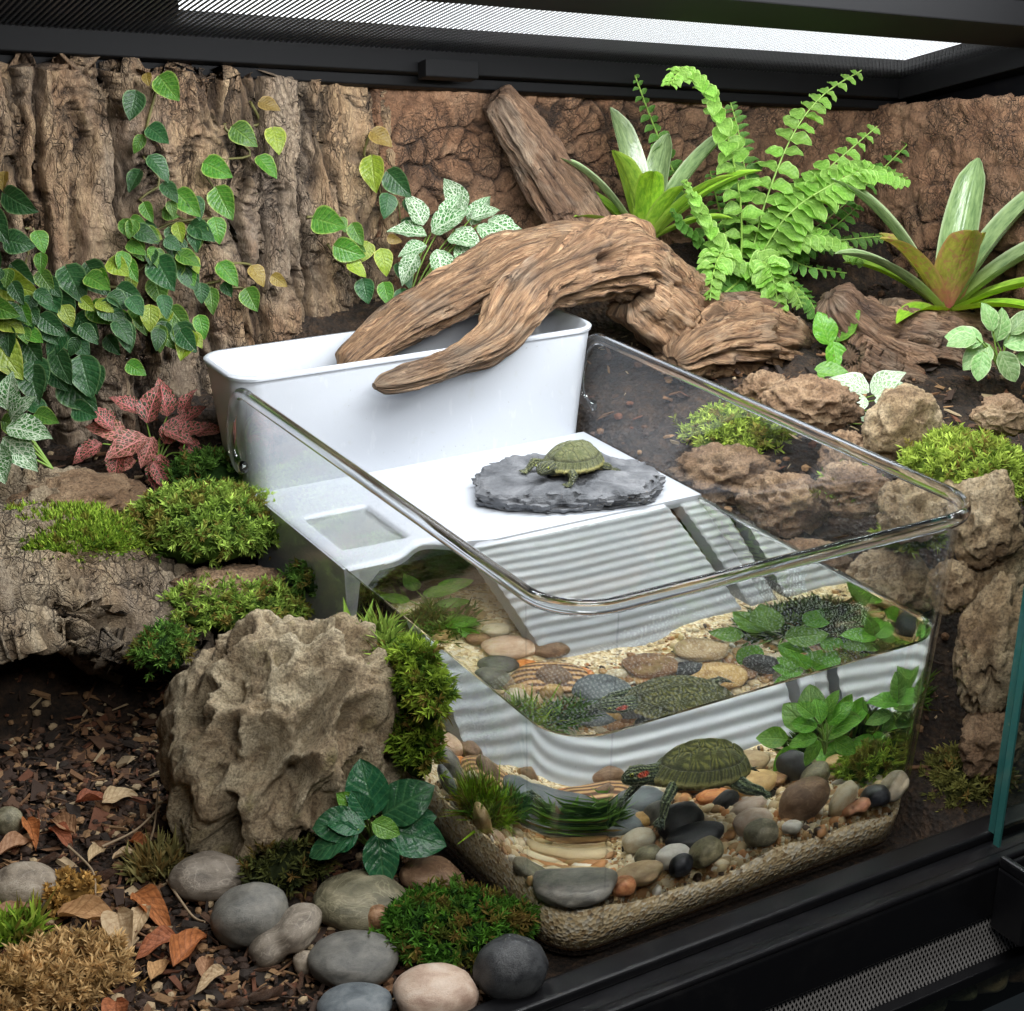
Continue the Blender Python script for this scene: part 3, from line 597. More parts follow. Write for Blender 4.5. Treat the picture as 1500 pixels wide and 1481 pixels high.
INNER = [((0.2243, 0.1012, 0.0372, 0.0104, 0.0083, 0.0155, -0.5177, -1.0472, 0.0), 'dark', 'charcoal pebble standing behind the broadleaf water plant stems'), ((0.2325, 0.0832, 0.0319, 0.0121, 0.0097, 0.0093, -0.5177, -0.5236, 1.0), 'olive', 'olive pebble leaning on the charcoal pebble by the water plant'), ((0.202, 0.0396, 0.0367, 0.0188, 0.0151, 0.0149, -0.5177, -0.3491, 5.0), 'brown', 'largest angular brown pebble on the sand in front of the water plant'), ((0.23, 0.0305, 0.0311, 0.0134, 0.0107, 0.0084, -0.5177, -0.9599, 1.0), 'cream', 'cream pebble tilted between the angular brown and black pebbles'), ((0.2507, 0.0184, 0.0306, 0.0116, 0.0093, 0.0077, -0.5177, 0.1396, 2.0), 'black', 'small black pebble beside the cream pebble in the right corner'), ((0.2659, 0.0184, 0.0331, 0.0117, 0.0093, 0.0107, -0.5177, -0.9599, 4.0), 'cream', 'cream egg-shaped pebble in the right front corner of the tub'), ((0.2349, 0.0177, 0.0276, 0.0107, 0.0085, 0.0042, -0.5177, -0.3142, 3.0), 'orange', 'small orange shard lying below the tilted cream pebble'), ((0.1931, 0.1084, 0.0307, 0.0198, 0.0158, 0.0078, -0.5177, 0.0, 1.0), 'tan', 'long tan pebble under the hind foot of the swimming turtle'), ((0.1649, 0.0918, 0.0304, 0.011, 0.0088, 0.0075, -0.5177, -0.6109, 2.0), 'dark', 'charcoal pebble tilted in front of the long tan pebble'), ((0.1754, 0.0755, 0.0287, 0.0139, 0.0111, 0.0056, -0.5177, -0.2094, 5.0), 'pink', 'flat pinkish stone shard behind the rounded pinkish pebble'), ((0.163, 0.0411, 0.0321, 0.0143, 0.0114, 0.0095, -0.5177, 0.0, 4.0), 'pink', 'rounded pinkish pebble between dark pebbles and the angular brown pebble'), ((0.1228, 0.0732, 0.0351, 0.0165, 0.0132, 0.0131, -0.5177, 0.0, 2.0), 'dark', 'dark pebble directly under the front foot of the swimming turtle'), ((0.1232, 0.0498, 0.031, 0.0204, 0.0163, 0.0082, -0.5177, -0.0698, 1.0), 'black', 'wide black pebble leaning on the dark pebble below the turtle'), ((0.1174, 0.1006, 0.0327, 0.0112, 0.009, 0.0103, -0.5177, 0.0, 0.0), 'grey', "grey pebble left of the dark pebble below the turtle's head"), ((0.1591, 0.0192, 0.0322, 0.0127, 0.0102, 0.0097, -0.5177, 0.1745, 4.0), 'olive', 'olive mottled pebble in front of the angular brown pebble'), ((0.1843, 0.0203, 0.0279, 0.0075, 0.006, 0.0046, -0.5177, 0.1745, 1.0), 'white', 'small white pebble beside the olive mottled pebble'), ((0.092, 0.0733, 0.0312, 0.0117, 0.0093, 0.0085, -0.5177, 0.0, 4.0), 'cream', 'spotted cream pebble next to the long green grass clump'), ((0.099, 0.0314, 0.0309, 0.0117, 0.0094, 0.0081, -0.5177, 0.0873, 1.0), 'white', 'smooth white oval pebble between the tan and olive pebbles'), ((0.0893, 0.0496, 0.0295, 0.0098, 0.0079, 0.0065, -0.5177, 0.0, 2.0), 'olive', 'olive pebble behind the yellow-tan oval pebble'), ((0.1172, 0.0189, 0.0325, 0.0124, 0.0099, 0.01, -0.5177, -0.3491, 2.0), 'olive', 'striped olive pebble beside the wide black pebble'), ((0.0717, 0.0255, 0.0298, 0.0167, 0.0134, 0.0069, -0.5177, -0.0698, 1.0), 'tan', 'yellow-tan oval pebble in front of the white oval pebble'), ((0.0981, 0.0159, 0.0306, 0.0082, 0.0066, 0.0078, -0.5177, -0.4363, 5.0), 'black', 'small black pebble at the front wall of the tub'), ((0.0573, 0.0161, 0.0299, 0.0084, 0.0067, 0.007, -0.5177, 0.0, 4.0), 'orange', 'small orange pebble touching the big grey-green pebble'), ((0.0325, 0.0274, 0.0325, 0.0241, 0.0193, 0.01, -0.5177, -0.0873, 1.0), 'grey', 'big grey-green flat pebble at the front wall of the tub'), ((0.0962, 0.1575, 0.0325, 0.025, 0.02, 0.01, -0.5177, 0.0, 1.0), 'banded', 'brown banded pebble at the foot of the ramp'), ((0.0959, 0.1098, 0.0302, 0.0181, 0.0145, 0.0073, -0.5177, 0.0, 2.0), 'blue', 'blue-grey long pebble behind the green grass clump'), ((0.0255, 0.054, 0.0296, 0.0159, 0.0127, 0.0066, -0.5177, 0.1047, 2.0), 'olive', 'dark olive pebble half buried near the front corner of the tub'), ((0.0344, 0.1546, 0.0332, 0.0173, 0.0138, 0.0073, -0.5177, 0.7854, 1.0), 'blue', 'blue-grey oval pebble leaning on the left tub wall'), ((0.0635, 0.1738, 0.0344, 0.0138, 0.011, 0.0087, -0.5177, 0.6109, 2.0), 'grey', 'grey pebble behind the blue-grey oval at the left tub wall'), ((0.0632, 0.1426, 0.0333, 0.0143, 0.0115, 0.0074, -0.5177, 1.2217, 1.0), 'cream', 'cream oval pebble standing beside the blue-grey oval at the left wall'), ((0.0979, 0.1529, 0.036, 0.0156, 0.0124, 0.0106, -0.5177, 0.6981, 0.0), 'brown', 'brown pebble at the bottom left edge of the ramp'), ((0.0792, 0.1205, 0.0335, 0.0099, 0.0079, 0.0077, -0.5177, 0.5236, 1.0), 'blue', 'small blue-grey pebble beside the cream oval near the ramp'), ((0.0232, 0.1051, 0.0347, 0.0132, 0.0106, 0.009, -0.5177, 1.2217, 4.0), 'tan', 'yellow-tan upright pebble against the left tub wall above the sand'), ((0.0961, 0.2048, 0.0323, 0.0088, 0.007, 0.0063, -0.5177, 0.8727, 1.0), 'cream', 'tiny cream pebble at the rear of the left tub wall'), ((0.028, 0.0903, 0.0314, 0.007, 0.0056, 0.0052, -0.5177, 0.0, 5.0), 'pink', 'small pinkish pebble below the yellow-tan upright pebble'), ((0.0991, 0.2307, 0.0322, 0.0103, 0.0083, 0.0061, -0.5177, 0.0, 1.0), 'cream', 'cream pebble below the platform edge'), ((0.0943, 0.2048, 0.0333, 0.0193, 0.0155, 0.0074, -0.5177, 0.0, 4.0), 'pink', 'pinkish flat pebble left of the ramp foot'), ((0.0767, 0.1899, 0.0316, 0.014, 0.0112, 0.0054, -0.5177, 0.0, 2.0), 'grey', 'grey pebble in front of the pinkish flat pebble'), ((0.093, 0.1825, 0.03, 0.0073, 0.0058, 0.0035, -0.5177, 0.0, 1.0), 'orange', 'tiny orange pebble beside the ramp foot'), ((0.1097, 0.1536, 0.032, 0.0152, 0.0122, 0.0058, -0.5177, 0.0, 1.0), 'orange', 'long orange pebble in front of the ramp foot'), ((0.0705, 0.1515, 0.0333, 0.0096, 0.0077, 0.0074, -0.5177, 0.0, 4.0), 'tan', 'tan round pebble near the left front waterline'), ((0.0875, 0.1422, 0.034, 0.0079, 0.0063, 0.0083, -0.5177, 0.0, 0.0), 'tan', 'tan egg-shaped pebble next to the long orange pebble'), ((0.1166, 0.1301, 0.0336, 0.0203, 0.0162, 0.0078, -0.5177, 0.0, 2.0), 'blue', "wide blue-grey pebble behind the swimming turtle's head"), ((0.0968, 0.1156, 0.0313, 0.0069, 0.0055, 0.0051, -0.5177, 0.0, 4.0), 'white', 'small white pebble beside the dark moss tuft underwater'), ((0.1052, 0.1031, 0.0316, 0.0095, 0.0076, 0.0055, -0.5177, 0.0, 5.0), 'tan', "tan shard near the swimming turtle's front foot"), ((0.2024, 0.1391, 0.0337, 0.0184, 0.0147, 0.0079, -0.5177, 0.0, 1.0), 'tan', 'large golden pebble at the right of the ramp foot'), ((0.1619, 0.138, 0.0335, 0.0199, 0.0159, 0.0076, -0.5177, 0.0, 4.0), 'brown', 'broad brown pebble at the middle of the ramp foot'), ((0.1809, 0.1229, 0.0327, 0.0113, 0.009, 0.0067, -0.5177, 0.0, 5.0), 'dark', 'charcoal pebble in front of the large golden pebble'), ((0.1897, 0.1096, 0.0307, 0.0103, 0.0083, 0.0043, -0.5177, 0.0, 1.0), 'tan', 'tan pebble beside the charcoal pebble at the ramp'), ((0.1362, 0.1412, 0.0315, 0.0072, 0.0057, 0.0053, -0.5177, 0.0, 1.0), 'cream', 'small cream pebble between orange and broad brown pebbles'), ((0.0869, 0.2656, 0.0327, 0.0177, 0.0142, 0.0067, -0.5177, 0.0, 2.0), 'brown', 'brown flat pebble beside the narrow-leaved water plant'), ((0.0705, 0.1295, 0.0314, 0.0086, 0.0069, 0.0052, -0.5177, 0.0, 1.0), 'tan', 'tan pebble touching the dark underwater moss tuft'), ((0.0826, 0.2269, 0.0318, 0.0093, 0.0075, 0.0057, -0.5177, 0.0, 4.0), 'brown', 'brown pebble behind the pinkish flat pebble'), ((0.1621, 0.1046, 0.0313, 0.0132, 0.0106, 0.0051, -0.5177, 0.0, 4.0), 'orange', 'flat orange pebble behind the swimming turtle'), ((0.1165, 0.1908, 0.0328, 0.0138, 0.0111, 0.0068, -0.5177, 0.0, 2.0), 'brown', 'brown pebble touching the left edge of the ramp foot'), ((0.2082, 0.1042, 0.0307, 0.0113, 0.009, 0.0043, -0.5177, 0.0, 1.0), 'brown', 'brown pebble beside the leafy water plant'), ((0.2592, 0.1004, 0.0314, 0.0138, 0.011, 0.0052, -0.5177, 0.0, 2.0), 'tan', 'tan pebble under the leafy water plant'), ((0.2658, 0.107, 0.0308, 0.0118, 0.0094, 0.0044, -0.5177, 0.0, 4.0), 'brown', 'brown pebble under the leaves near the side ramp'), ((0.2603, 0.1226, 0.0305, 0.0107, 0.0086, 0.0041, -0.5177, 0.0, 1.0), 'cream', 'cream pebble between the leafy water plant stems'), ((0.0958, 0.2594, 0.0316, 0.011, 0.0088, 0.0055, -0.5177, 0.0, 1.0), 'tan', 'tan pebble beneath the platform shadow'), ((0.063, 0.2434, 0.0317, 0.0098, 0.0078, 0.0056, -0.5177, 0.0, 0.0), 'tan', 'tan rounded pebble near the left wall under the water'), ((0.0685, 0.1674, 0.0313, 0.0098, 0.0078, 0.005, -0.5177, 0.0, 2.0), 'brown', 'brown pebble between the grey and tan round pebbles')]
for k in range(16):
    q = random.Random(k); pebble('drainage_stone', (-.02+k*.026, -.034+q.uniform(-.004, .006), -.112+q.uniform(-.004, .022), .014*q.uniform(.7, 1.2), .010, .011*q.uniform(.7, 1.2), q.uniform(-1, 1), q.uniform(-.4, .4), q.randrange(7)), q.choice(('brown', 'tan', 'taupe', 'olive')), 'dim brown drainage stone behind the lower glass below the vented rail', 'drainage stones behind the lower glass')
for row, m, lab in OUTER: pebble('river_stone', row, m, lab, 'river stones outside the tub')
for row, m, lab in INNER: pebble('pebble', row, m, lab, 'pebbles on the sand in the tub', 'pebble')
# loose grains and fine gravel on the sand
def inside(x, y, m):
    e = .0125+m; r = .034; x = min(x, TW-x)
    if x < e or y < e: return False
    return not (x < r+.01 and y < r+.01 and math.hypot(r+.01-x, r+.01-y) > r+.01-e)
gv = MB(); Vg, Fg = ico(1); rg = random.Random(3)
pal = [S(222, 200, 158), S(236, 222, 190), S(196, 158, 106), S(176, 130, 84), S(240, 236, 222), S(70, 60, 52), S(210, 150, 96)]
for k in range(5200):
    x = rg.uniform(.014, .286); y = rg.uniform(.014, .17)
    if rg.random() < .6: y = .011+rg.random()**2*.06
    s_ = rg.choice((.0009, .0012, .0016, .0022, .0032))
    if not inside(x, y, s_): continue 
    if rg.random() < .03: s_ = .0045
    sc_ = np.array([rg.uniform(.8, 1.3), rg.uniform(.8, 1.3), rg.uniform(.6, .9)])*s_
    gv.add((Vg*sc_)@rotm(rg.random()*6, rg.random()*6, rg.random()*6).T+[x, y, float(bedz(x, y))+s_*.4], Fg, c=pal[min(6, int(rg.random()**1.3*7))][:3])
V2, F2 = ico(2)
for k in range(620):
    x = rg.uniform(.016, .284); y = .014+rg.random()**1.3*.14; s_ = rg.uniform(.0026, .0058)
    if not inside(x, y, s_*1.4): continue
    Vp = V2*(1+.12*fbm(V2*1.2+k, 2)[:, None])*np.array([rg.uniform(.9, 1.4), rg.uniform(.8, 1.1), rg.uniform(.55, .8)])*s_
    gv.add(Vp@rotm(rg.uniform(-.3, .3), rg.uniform(-.3, .3), rg.random()*6).T+[x, y, float(bedz(x, y))+s_*.35], F2, c=np.array(pal[rg.choice((0, 1, 2, 2, 3, 3, 4, 6, 0))][:3])*rg.uniform(.7, 1.05))
n = NT('gravel'); GRAV = n.done(n.mix(range_(n, n.noise(500, 5, .7), 0, .45), n.attr(), S(110, 78, 48)), .55)
o = gv.build('gravel', GRAV); tag(o, 'fine cream and tan gravel strewn over the sand in the tub', 'gravel', kind='stuff')

# ------------------------------------------------------------ dragon stone and other rocks
def rock_mat(name, cols, fine=160, moss=0, dirt=S(58, 42, 30)):
    n = NT(name); c = n.ramp(n.noise(26, 7, .65, .5), [(.28+.44*i/(len(cols)-1), q) for i, q in enumerate(cols)])
    c = n.mix(n.ramp(n.noise(fine, 6, .7), [(.52, 0), (.72, .55)]), c, dirt)
    if moss: c = n.mix(n.ramp(n.noise(24, 4, .6), [(.60, 0), (.72, moss)]), c, n.ramp(n.noise(200, 3), [(.3, S(96, 92, 26)), (.7, S(160, 150, 60))]))
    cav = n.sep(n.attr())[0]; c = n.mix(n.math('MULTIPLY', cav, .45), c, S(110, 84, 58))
    c = n.mix(n.ramp(n.noise(fine*3.5, 4, .7), [(.36, .6), (.56, 0)]), c, dirt)
    return n.done(c, .85, n.bump(n.math('ADD', n.noise(fine, 8, .75), n.noise(fine*.4, 6, .7)), 1, .007))
DRAG = rock_mat('dragon_stone', [S(150, 128, 98), S(192, 170, 136), S(216, 200, 166), S(234, 220, 190)], 170, .6)
TANR = rock_mat('tan_rock', [S(134, 108, 80), S(186, 158, 120), S(216, 192, 154), S(234, 214, 180)], 150, .15)
BRNR = rock_mat('brown_rock', [S(100, 76, 56), S(152, 120, 90), S(188, 156, 122), S(214, 186, 150)], 150, .25)
def rock(name, loc, size, rot, seed, mat, label, cat='rock', sub=5, pit=1.0, psc=2.0, rough=1.0, group=None, stretch=(1, 1, 1), box=.0, fine=1.0, bowl=0.):
    V, F = ico(sub); N = V.copy()
    if box: V = np.sign(V)*np.abs(V)**(1-box)
    V = V*(1+.30*fbm(V*1.0+seed*3.1, 3, .5, seed)[:, None])
    q = V*np.array(stretch)*psc; q = q+.42*np.stack([fbm(q*.9+11*i, 4 if fine > .5 else 2, .55, seed+i) for i in range(3)], 1)
    f1, f2, ci = worley(q, seed+1); cell = sstep(.02, .34, f2-f1)**.75*(.3+.7*ci)
    g1, g2, cj = worley(q*2.4+3, seed+2); cell2 = sstep(.03, .35, g2-g1)*sstep(.3, .5, cj)
    h1, h2, ck = worley(q*6+8, seed+4); cell3 = sstep(.05, .3, h2-h1)*sstep(.55, .7, ck)
    cell = cell*(1-bowl)+bowl*1.25*np.clip(1-(f1/.50)**2, 0, 1)**.8*(.25+.75*ci); cell2 = cell2*(1-bowl)+bowl*1.5*np.clip(1-(g1/.42)**2, 0, 1)*sstep(.3, .5, cj)
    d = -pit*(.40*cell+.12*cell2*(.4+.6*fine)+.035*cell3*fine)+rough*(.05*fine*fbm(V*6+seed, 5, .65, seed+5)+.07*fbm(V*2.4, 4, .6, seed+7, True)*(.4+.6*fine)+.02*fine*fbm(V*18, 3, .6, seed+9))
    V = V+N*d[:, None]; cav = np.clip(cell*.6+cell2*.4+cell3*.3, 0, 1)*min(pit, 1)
    V = V*np.array(size)
    o = ob(name, V, F, mat, col=np.stack([cav, cav, cav], 1)); o.location = loc; o.rotation_euler = rot; return tag(o, label, cat, group)
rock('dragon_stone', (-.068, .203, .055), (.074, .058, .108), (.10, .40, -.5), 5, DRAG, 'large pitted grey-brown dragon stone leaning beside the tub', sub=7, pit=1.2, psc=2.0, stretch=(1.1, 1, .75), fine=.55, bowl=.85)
ROCKS = [('tan', ((0.352, 0.0471, 0.1856), 0.0245, 0.0328), 'holed tan rock rising beside the rounded corner of the tub', 2.0, 1.0), ('tan', ((0.352, 0.0276, 0.104), 0.0244, 0.0509), 'tall pitted tan rock standing between the tub and the glass doors', 2.4, 1.2), ('brown', ((0.352, 0.0177, 0.0381), 0.0225, 0.027), 'shadowed brown rock at the base of the tall pitted rock', 1.8, 1.0), ('tan', ((0.42, 0.1967, 0.195), 0.0299, 0.0299), 'cracked tan rock beside the small white-veined plant', 1.8, 0.8), ('brown', ((0.42, 0.2934, 0.1824), 0.0372, 0.0213), 'low brown rock chunk behind the small white-veined plant', 2.0, 0.9), ('brown', ((0.352, 0.3119, 0.1271), 0.0426, 0.0266), 'brown crumbled rock seen through the right tub wall', 2.6, 1.0), ('tan', ((0.335, 0.0919, 0.1824), 0.0247, 0.0224), 'angular tan rock pressed against the right tub wall', 2.0, 0.8), ('brown', ((0.345, 0.1607, 0.169), 0.0285, 0.019), 'brown bark-like rock seen through the right tub wall beside moss', 2.4, 1.0), ('brown', ((0.335, 0.1912, 0.1021), 0.0321, 0.0222), 'low dim rock at the foot of the right tub wall', 2.4, 1.0), ('brown', ((0.345, 0.3913, 0.1018), 0.0308, 0.0168), 'dark flat rock behind the slate seen through the right tub wall', 2.0, 0.6), ('tan', ((0.335, 0.1085, 0.1191), 0.0301, 0.0278), 'mossy tan rock outside the right tub wall above the waterline', 2.2, 1.0), ('brown', ((0.44, 0.3747, 0.1657), 0.0254, 0.0169), 'small brown bark lump behind the right tub rim', 2.2, 0.9), ('brown', ((0.4, 0.2328, 0.1641), 0.0204, 0.0179), 'broken brown chunk right below the small pale nerve plant', 2.2, 0.9), ('tan', ((0.39, 0.1165, 0.1631), 0.0212, 0.0188), 'tan lump between yellow-green moss and the holed tan rock', 2.2, 1.0), ('brown', ((0.345, 0.2305, 0.1369), 0.0352, 0.0226), 'ragged brown rock behind the right tub wall at mid length', 2.6, 1.0), ('brown', ((0.48, 0.1558, 0.204), 0.0223, 0.0149), 'dark rock in the shade of the right driftwood end', 2.0, 0.8), ('tan', ((0.335, 0.0514, 0.142), 0.0155, 0.0199), 'narrow tan rock squeezed against the right front tub corner', 2.2, 1.1), ('brown', ((0.4, 0.4201, 0.1193), 0.0347, 0.0202), 'dark brown lump outside the tub behind the slate', 2.4, 0.9), ('tan', ((0.37, 0.0471, 0.1458), 0.0201, 0.029), 'pale pitted rock stacked above the tall pitted tan rock', 2.4, 1.2), ('brown', ((-0.0385, 0.372, 0.0947), 0.0407, 0.0144), 'broken reddish-brown bark chunk between two star moss clumps', 2.0, 0.7), ('brown', ((-0.1031, 0.5, 0.1277), 0.0553, 0.0176), 'grey-brown bark lump behind the bright short moss', 2.0, 0.7)]
for k, (m, (P, a, b), lab, ps, pt) in enumerate(ROCKS):
    pass
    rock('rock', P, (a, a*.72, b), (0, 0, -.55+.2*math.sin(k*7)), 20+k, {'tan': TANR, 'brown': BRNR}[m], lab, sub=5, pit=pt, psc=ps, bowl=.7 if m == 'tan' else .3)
# slate slab on the platform
n = NT('slate'); c = n.ramp(n.noise(40, 7, .65, .5), [(.3, S(62, 64, 68)), (.5, S(94, 96, 100)), (.7, S(128, 129, 132))])
c = n.mix(n.ramp(n.noise(18, 5, .6), [(.62, 0), (.75, .4)]), c, S(110, 100, 84))
SLATE = n.done(c, .62, n.bump(n.math('ADD', n.noise(90, 8, .7, .6, n.oc(True, (1, 1, 5))), n.noise(500, 4, .7)), .8, .002))
th = np.linspace(0, 2*PI, 160, endpoint=False)
cs, sn = np.cos(th), np.sin(th)
out = 1/np.maximum(np.abs(cs)**2.6+np.abs(sn)**2.6, 1e-6)**(1/2.6)*(1+.06*np.sin(th*2+.6)+.045*np.sin(th*3+2)+.02*np.sin(th*7))
lv = np.array([0, .0012, .0016, .0040, .0044, .0075, .0079, .0105, .0112, .0132, .0136, .0142]); rings = []
for i, z in enumerate(lv):
    ins_ = [.10, .045, .05, .02, .032, .0, .014, .012, .030, .05, .075, .11][i]
    nn = fbm(np.stack([cs*5, sn*5, np.full(160, (i//2)*2.3)], 1), 4, .65, 31)
    r_ = out*(1-ins_)*(1+.10*nn+.03*np.round(3*nn))
    rings.append(np.column_stack([r_*cs, r_*sn, np.full(160, z)]))
for s_ in (.92, .8, .65, .5, .35, .2, .08, 0.001):
    q = rings[11].copy(); q[:, :2] *= s_; rings.append(q)
V, F = loft(rings); V[:, 0] *= .066; V[:, 1] *= .046
tp_ = V[:, 2] > .0125
V[tp_, 2] += (.0022*fbm(V[tp_]*np.array([40, 60, 0]), 4, .6, 8)+.0026*np.round(2.6*fbm(V[tp_]*np.array([20, 34, 0]), 3, .5, 4)))
V[:, 2] += .0010*fbm(V*np.array([120, 120, 300]), 3, .6, 3)*(V[:, 2] > .001)
slate = ob('slate_slab', V, F, SLATE); slate.location = (.2085, .318, PZ+.0003); slate.rotation_euler = (0, 0, -.50)
tag(slate, 'dark grey layered slate slab under the basking turtle', 'slate'); e_ = slate.modifiers.new('e', 'EDGE_SPLIT'); e_.split_angle = math.radians(55)
# cork arch forming the cave at the left
nu, nv = 170, 130
a, b = np.meshgrid(np.linspace(-1, 1, nu), np.linspace(0, 1, nv), indexing='ij')
Hc, Fc = cork_height(b*.20+.1, a*.16+.3, .9, 12)
jag = fbm(np.stack([a.ravel()*9, 0*b.ravel()+3, 0*a.ravel()], 1), 4, .6).reshape(a.shape)
x_ = -.185+.125*a+.02*b; y_ = .352+.165*b+.012*np.cos(a*2.2)+.010*jag*(1-b)
z_ = .074+.030*np.cos(a*PI/2)+.034*sstep(0, .5, b)+.010*b+Hc*1.0*sstep(-.05, .06, b)
V = np.stack([x_, y_, z_], -1).reshape(-1, 3)
PALEC = bark_mat('cork_bark_pale', [S(140, 114, 86), S(186, 160, 126), S(216, 194, 160), S(236, 218, 186)], (S(142, 130, 116), S(196, 184, 168)), .55, (1, .5, 1))
arch = ob('cork_arch', V, grid_faces(nu, nv), PALEC, col=np.stack([Fc.ravel()*.8]*3, 1)); s_ = arch.modifiers.new('s', 'SOLIDIFY'); s_.thickness = .020; s_.offset = -1
tag(arch, 'pale fissured cork bark arch roofing the dark cave', 'bark')

# ------------------------------------------------------------ driftwood
def wood_mat(name, cols, gs=9.):
    n = NT(name); u, v, _ = n.sep(n.uv()); a = n.math('MULTIPLY', u, 2*PI)
    cv = n.n('ShaderNodeCombineXYZ'); n.put(cv.inputs[0], n.math('MULTIPLY', n.math('COSINE', a), 1.)); n.put(cv.inputs[1], n.math('SINE', a)); n.put(cv.inputs[2], n.math('MULTIPLY', v, 4.))
    wv = n.noise(1.6, 3, .5, 0, cv.outputs[0])
    ad = n.n('ShaderNodeVectorMath', operation='ADD'); n.put(ad.inputs[0], cv.outputs[0]); n.put(ad.inputs[1], wv)
    g = n.noise(gs, 8, .66, .9, ad.outputs[0]); c = n.ramp(g, [(.25+.5*i/(len(cols)-1), q) for i, q in enumerate(cols)])
    fg = n.noise(gs*3.2, 6, .7, 1.2, ad.outputs[0]); c = n.mix(n.ramp(fg, [(.36, .75), (.50, 0)]), c, n.hsv(cols[0], .5, 1, .6)); c = n.mix(n.ramp(fg, [(.55, 0), (.72, .5)]), c, cols[-1])
    big = n.noise(16, 4, .6); c = n.mix(n.ramp(big, [(.45, 0), (.7, .55)]), c, cols[0])
    gb = n.ramp(n.noise(22, 5, .65, .4), [(.50, 0), (.68, .6)]); c = n.mix(gb, c, n.ramp(g, [(.3, S(120, 104, 88)), (.7, S(208, 190, 166))]))
    lc = n.math('ABSOLUTE', n.math('SUBTRACT', n.noise(gs*1.1, 3, .5, .6, ad.outputs[0]), .5)); ck = n.math('MULTIPLY', n.ramp(lc, [(0, 1), (.018, 0)]), n.ramp(n.noise(28, 3), [(.46, 0), (.58, 1)])); c = n.mix(n.math('MULTIPLY', ck, .85), c, S(34, 22, 16))
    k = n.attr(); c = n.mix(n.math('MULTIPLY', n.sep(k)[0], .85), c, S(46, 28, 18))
    hb = n.math('SUBTRACT', n.math('ADD', g, n.math('MULTIPLY', n.noise(gs*4, 5, .7, .2, ad.outputs[0]), .6)), n.math('MULTIPLY', ck, .7))
    return n.done(c, range_(n, n.noise(30), .5, .75), n.bump(hb, 1, .007))
WOOD = wood_mat('driftwood', [S(104, 74, 52), S(164, 124, 90), S(204, 164, 124), S(232, 202, 162)])
WOODD = wood_mat('dark_driftwood', [S(82, 58, 44), S(130, 98, 74), S(170, 134, 104), S(206, 172, 138)])
def limb(name, pts, rad, parent, mat, seed, asp=1.0, ns=96, n=150, rid=.16, knots=(), ends=True):
    P = spline(pts, n); R = np.interp(np.linspace(0, 1, n), np.linspace(0, 1, len(rad)), rad)
    P = P+.08*R[:, None]*np.stack([fbm(np.column_stack([np.linspace(0, 9, n), np.zeros(n)+i*7, np.zeros(n)]), 3, .5, seed+i) for i in range(3)], 1)
    if ends: e = np.linspace(0, 1, n); R = R*(np.clip(e/.03, .25, 1)**.6)*(np.clip((1-e)/.03, .2, 1)**.6)
    shade = []
    def rf(t, s):
        t, s = np.broadcast_arrays(t, s); q = np.stack([np.cos(t)*1.6, np.sin(t)*1.6, s*8], -1).reshape(-1, 3)
        tw = q+.5*np.stack([fbm(q*.8, 2, .5, seed), fbm(q*.8+5, 2, .5, seed+1), 0*q[:, 0]], 1)
        r1 = fbm(tw*np.array([1.6, 1.6, .8]), 4, .55, seed+2, True)
        r2 = fbm(tw*np.array([6, 6, 1.3]), 3, .6, seed+3, True)
        lo = fbm(q*np.array([.6, .6, 1.]), 2, .5, seed+4)
        ca = np.clip(1-np.abs(fbm(tw*np.array([2.4, 2.4, .5])+3, 2, .4, seed+6))*7, 0, 1)**2
        d = 1+.24*lo+1.5*rid*(r1-.45)+.5*rid*(r2-.4)-.22*ca
        w1, w2, wi = worley(tw*np.array([1.15, 1.15, .9])+seed, seed+11); sc_ = sstep(.04, .45, w2-w1)*(.15+.85*wi); d = d-.34*sc_+.10
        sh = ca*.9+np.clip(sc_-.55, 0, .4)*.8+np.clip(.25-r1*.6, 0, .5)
        tt = t.ravel(); ss = s.ravel()
        for (kt, ks, kr, kd) in knots:
            da = np.abs((tt-kt+PI) % (2*PI)-PI)*.05; rr_ = np.sqrt(da**2+(ss-ks)**2)/kr
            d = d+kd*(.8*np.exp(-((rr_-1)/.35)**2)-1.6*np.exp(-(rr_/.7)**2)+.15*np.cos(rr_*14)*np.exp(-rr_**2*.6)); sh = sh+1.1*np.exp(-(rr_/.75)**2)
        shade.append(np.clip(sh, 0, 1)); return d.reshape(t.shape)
    V, F, uv = tube(P, R, ns, rf, True, asp)
    c = np.concatenate([shade[0], [.3, .3]]); return ob(name, V, F, mat, parent, uv=uv, col=np.stack([c, c, c], 1))
WA = ([(0.0917, 0.396, 0.217), (0.1238, 0.402, 0.2178), (0.1656, 0.41, 0.2224), (0.2041, 0.418, 0.2311), (0.228, 0.428, 0.2488), (0.2586, 0.44, 0.2641), (0.3045, 0.452, 0.2701), (0.3477, 0.462, 0.27), (0.3854, 0.47, 0.2486), (0.4196, 0.48, 0.2156), (0.4696, 0.49, 0.1897), (0.5173, 0.5, 0.1721)], [0.0064, 0.0111, 0.0154, 0.0198, 0.0232, 0.0278, 0.0328, 0.0335, 0.04, 0.0387, 0.029, 0.0186])
WB = ([(0.0937, 0.455, 0.214), (0.1319, 0.462, 0.2327), (0.1777, 0.47, 0.2504), (0.2232, 0.475, 0.2631), (0.2626, 0.478, 0.2758), (0.3079, 0.478, 0.2799), (0.3532, 0.475, 0.2701), (0.3967, 0.475, 0.2374)], [0.0123, 0.0188, 0.0223, 0.0237, 0.0251, 0.0233, 0.0226, 0.0231])
WD = ([(0.3133, 0.605, 0.384), (0.3347, 0.6, 0.3546), (0.3573, 0.59, 0.3193), (0.3805, 0.58, 0.2831), (0.3976, 0.56, 0.2489)], [0.0139, 0.02, 0.0226, 0.0253, 0.0266])
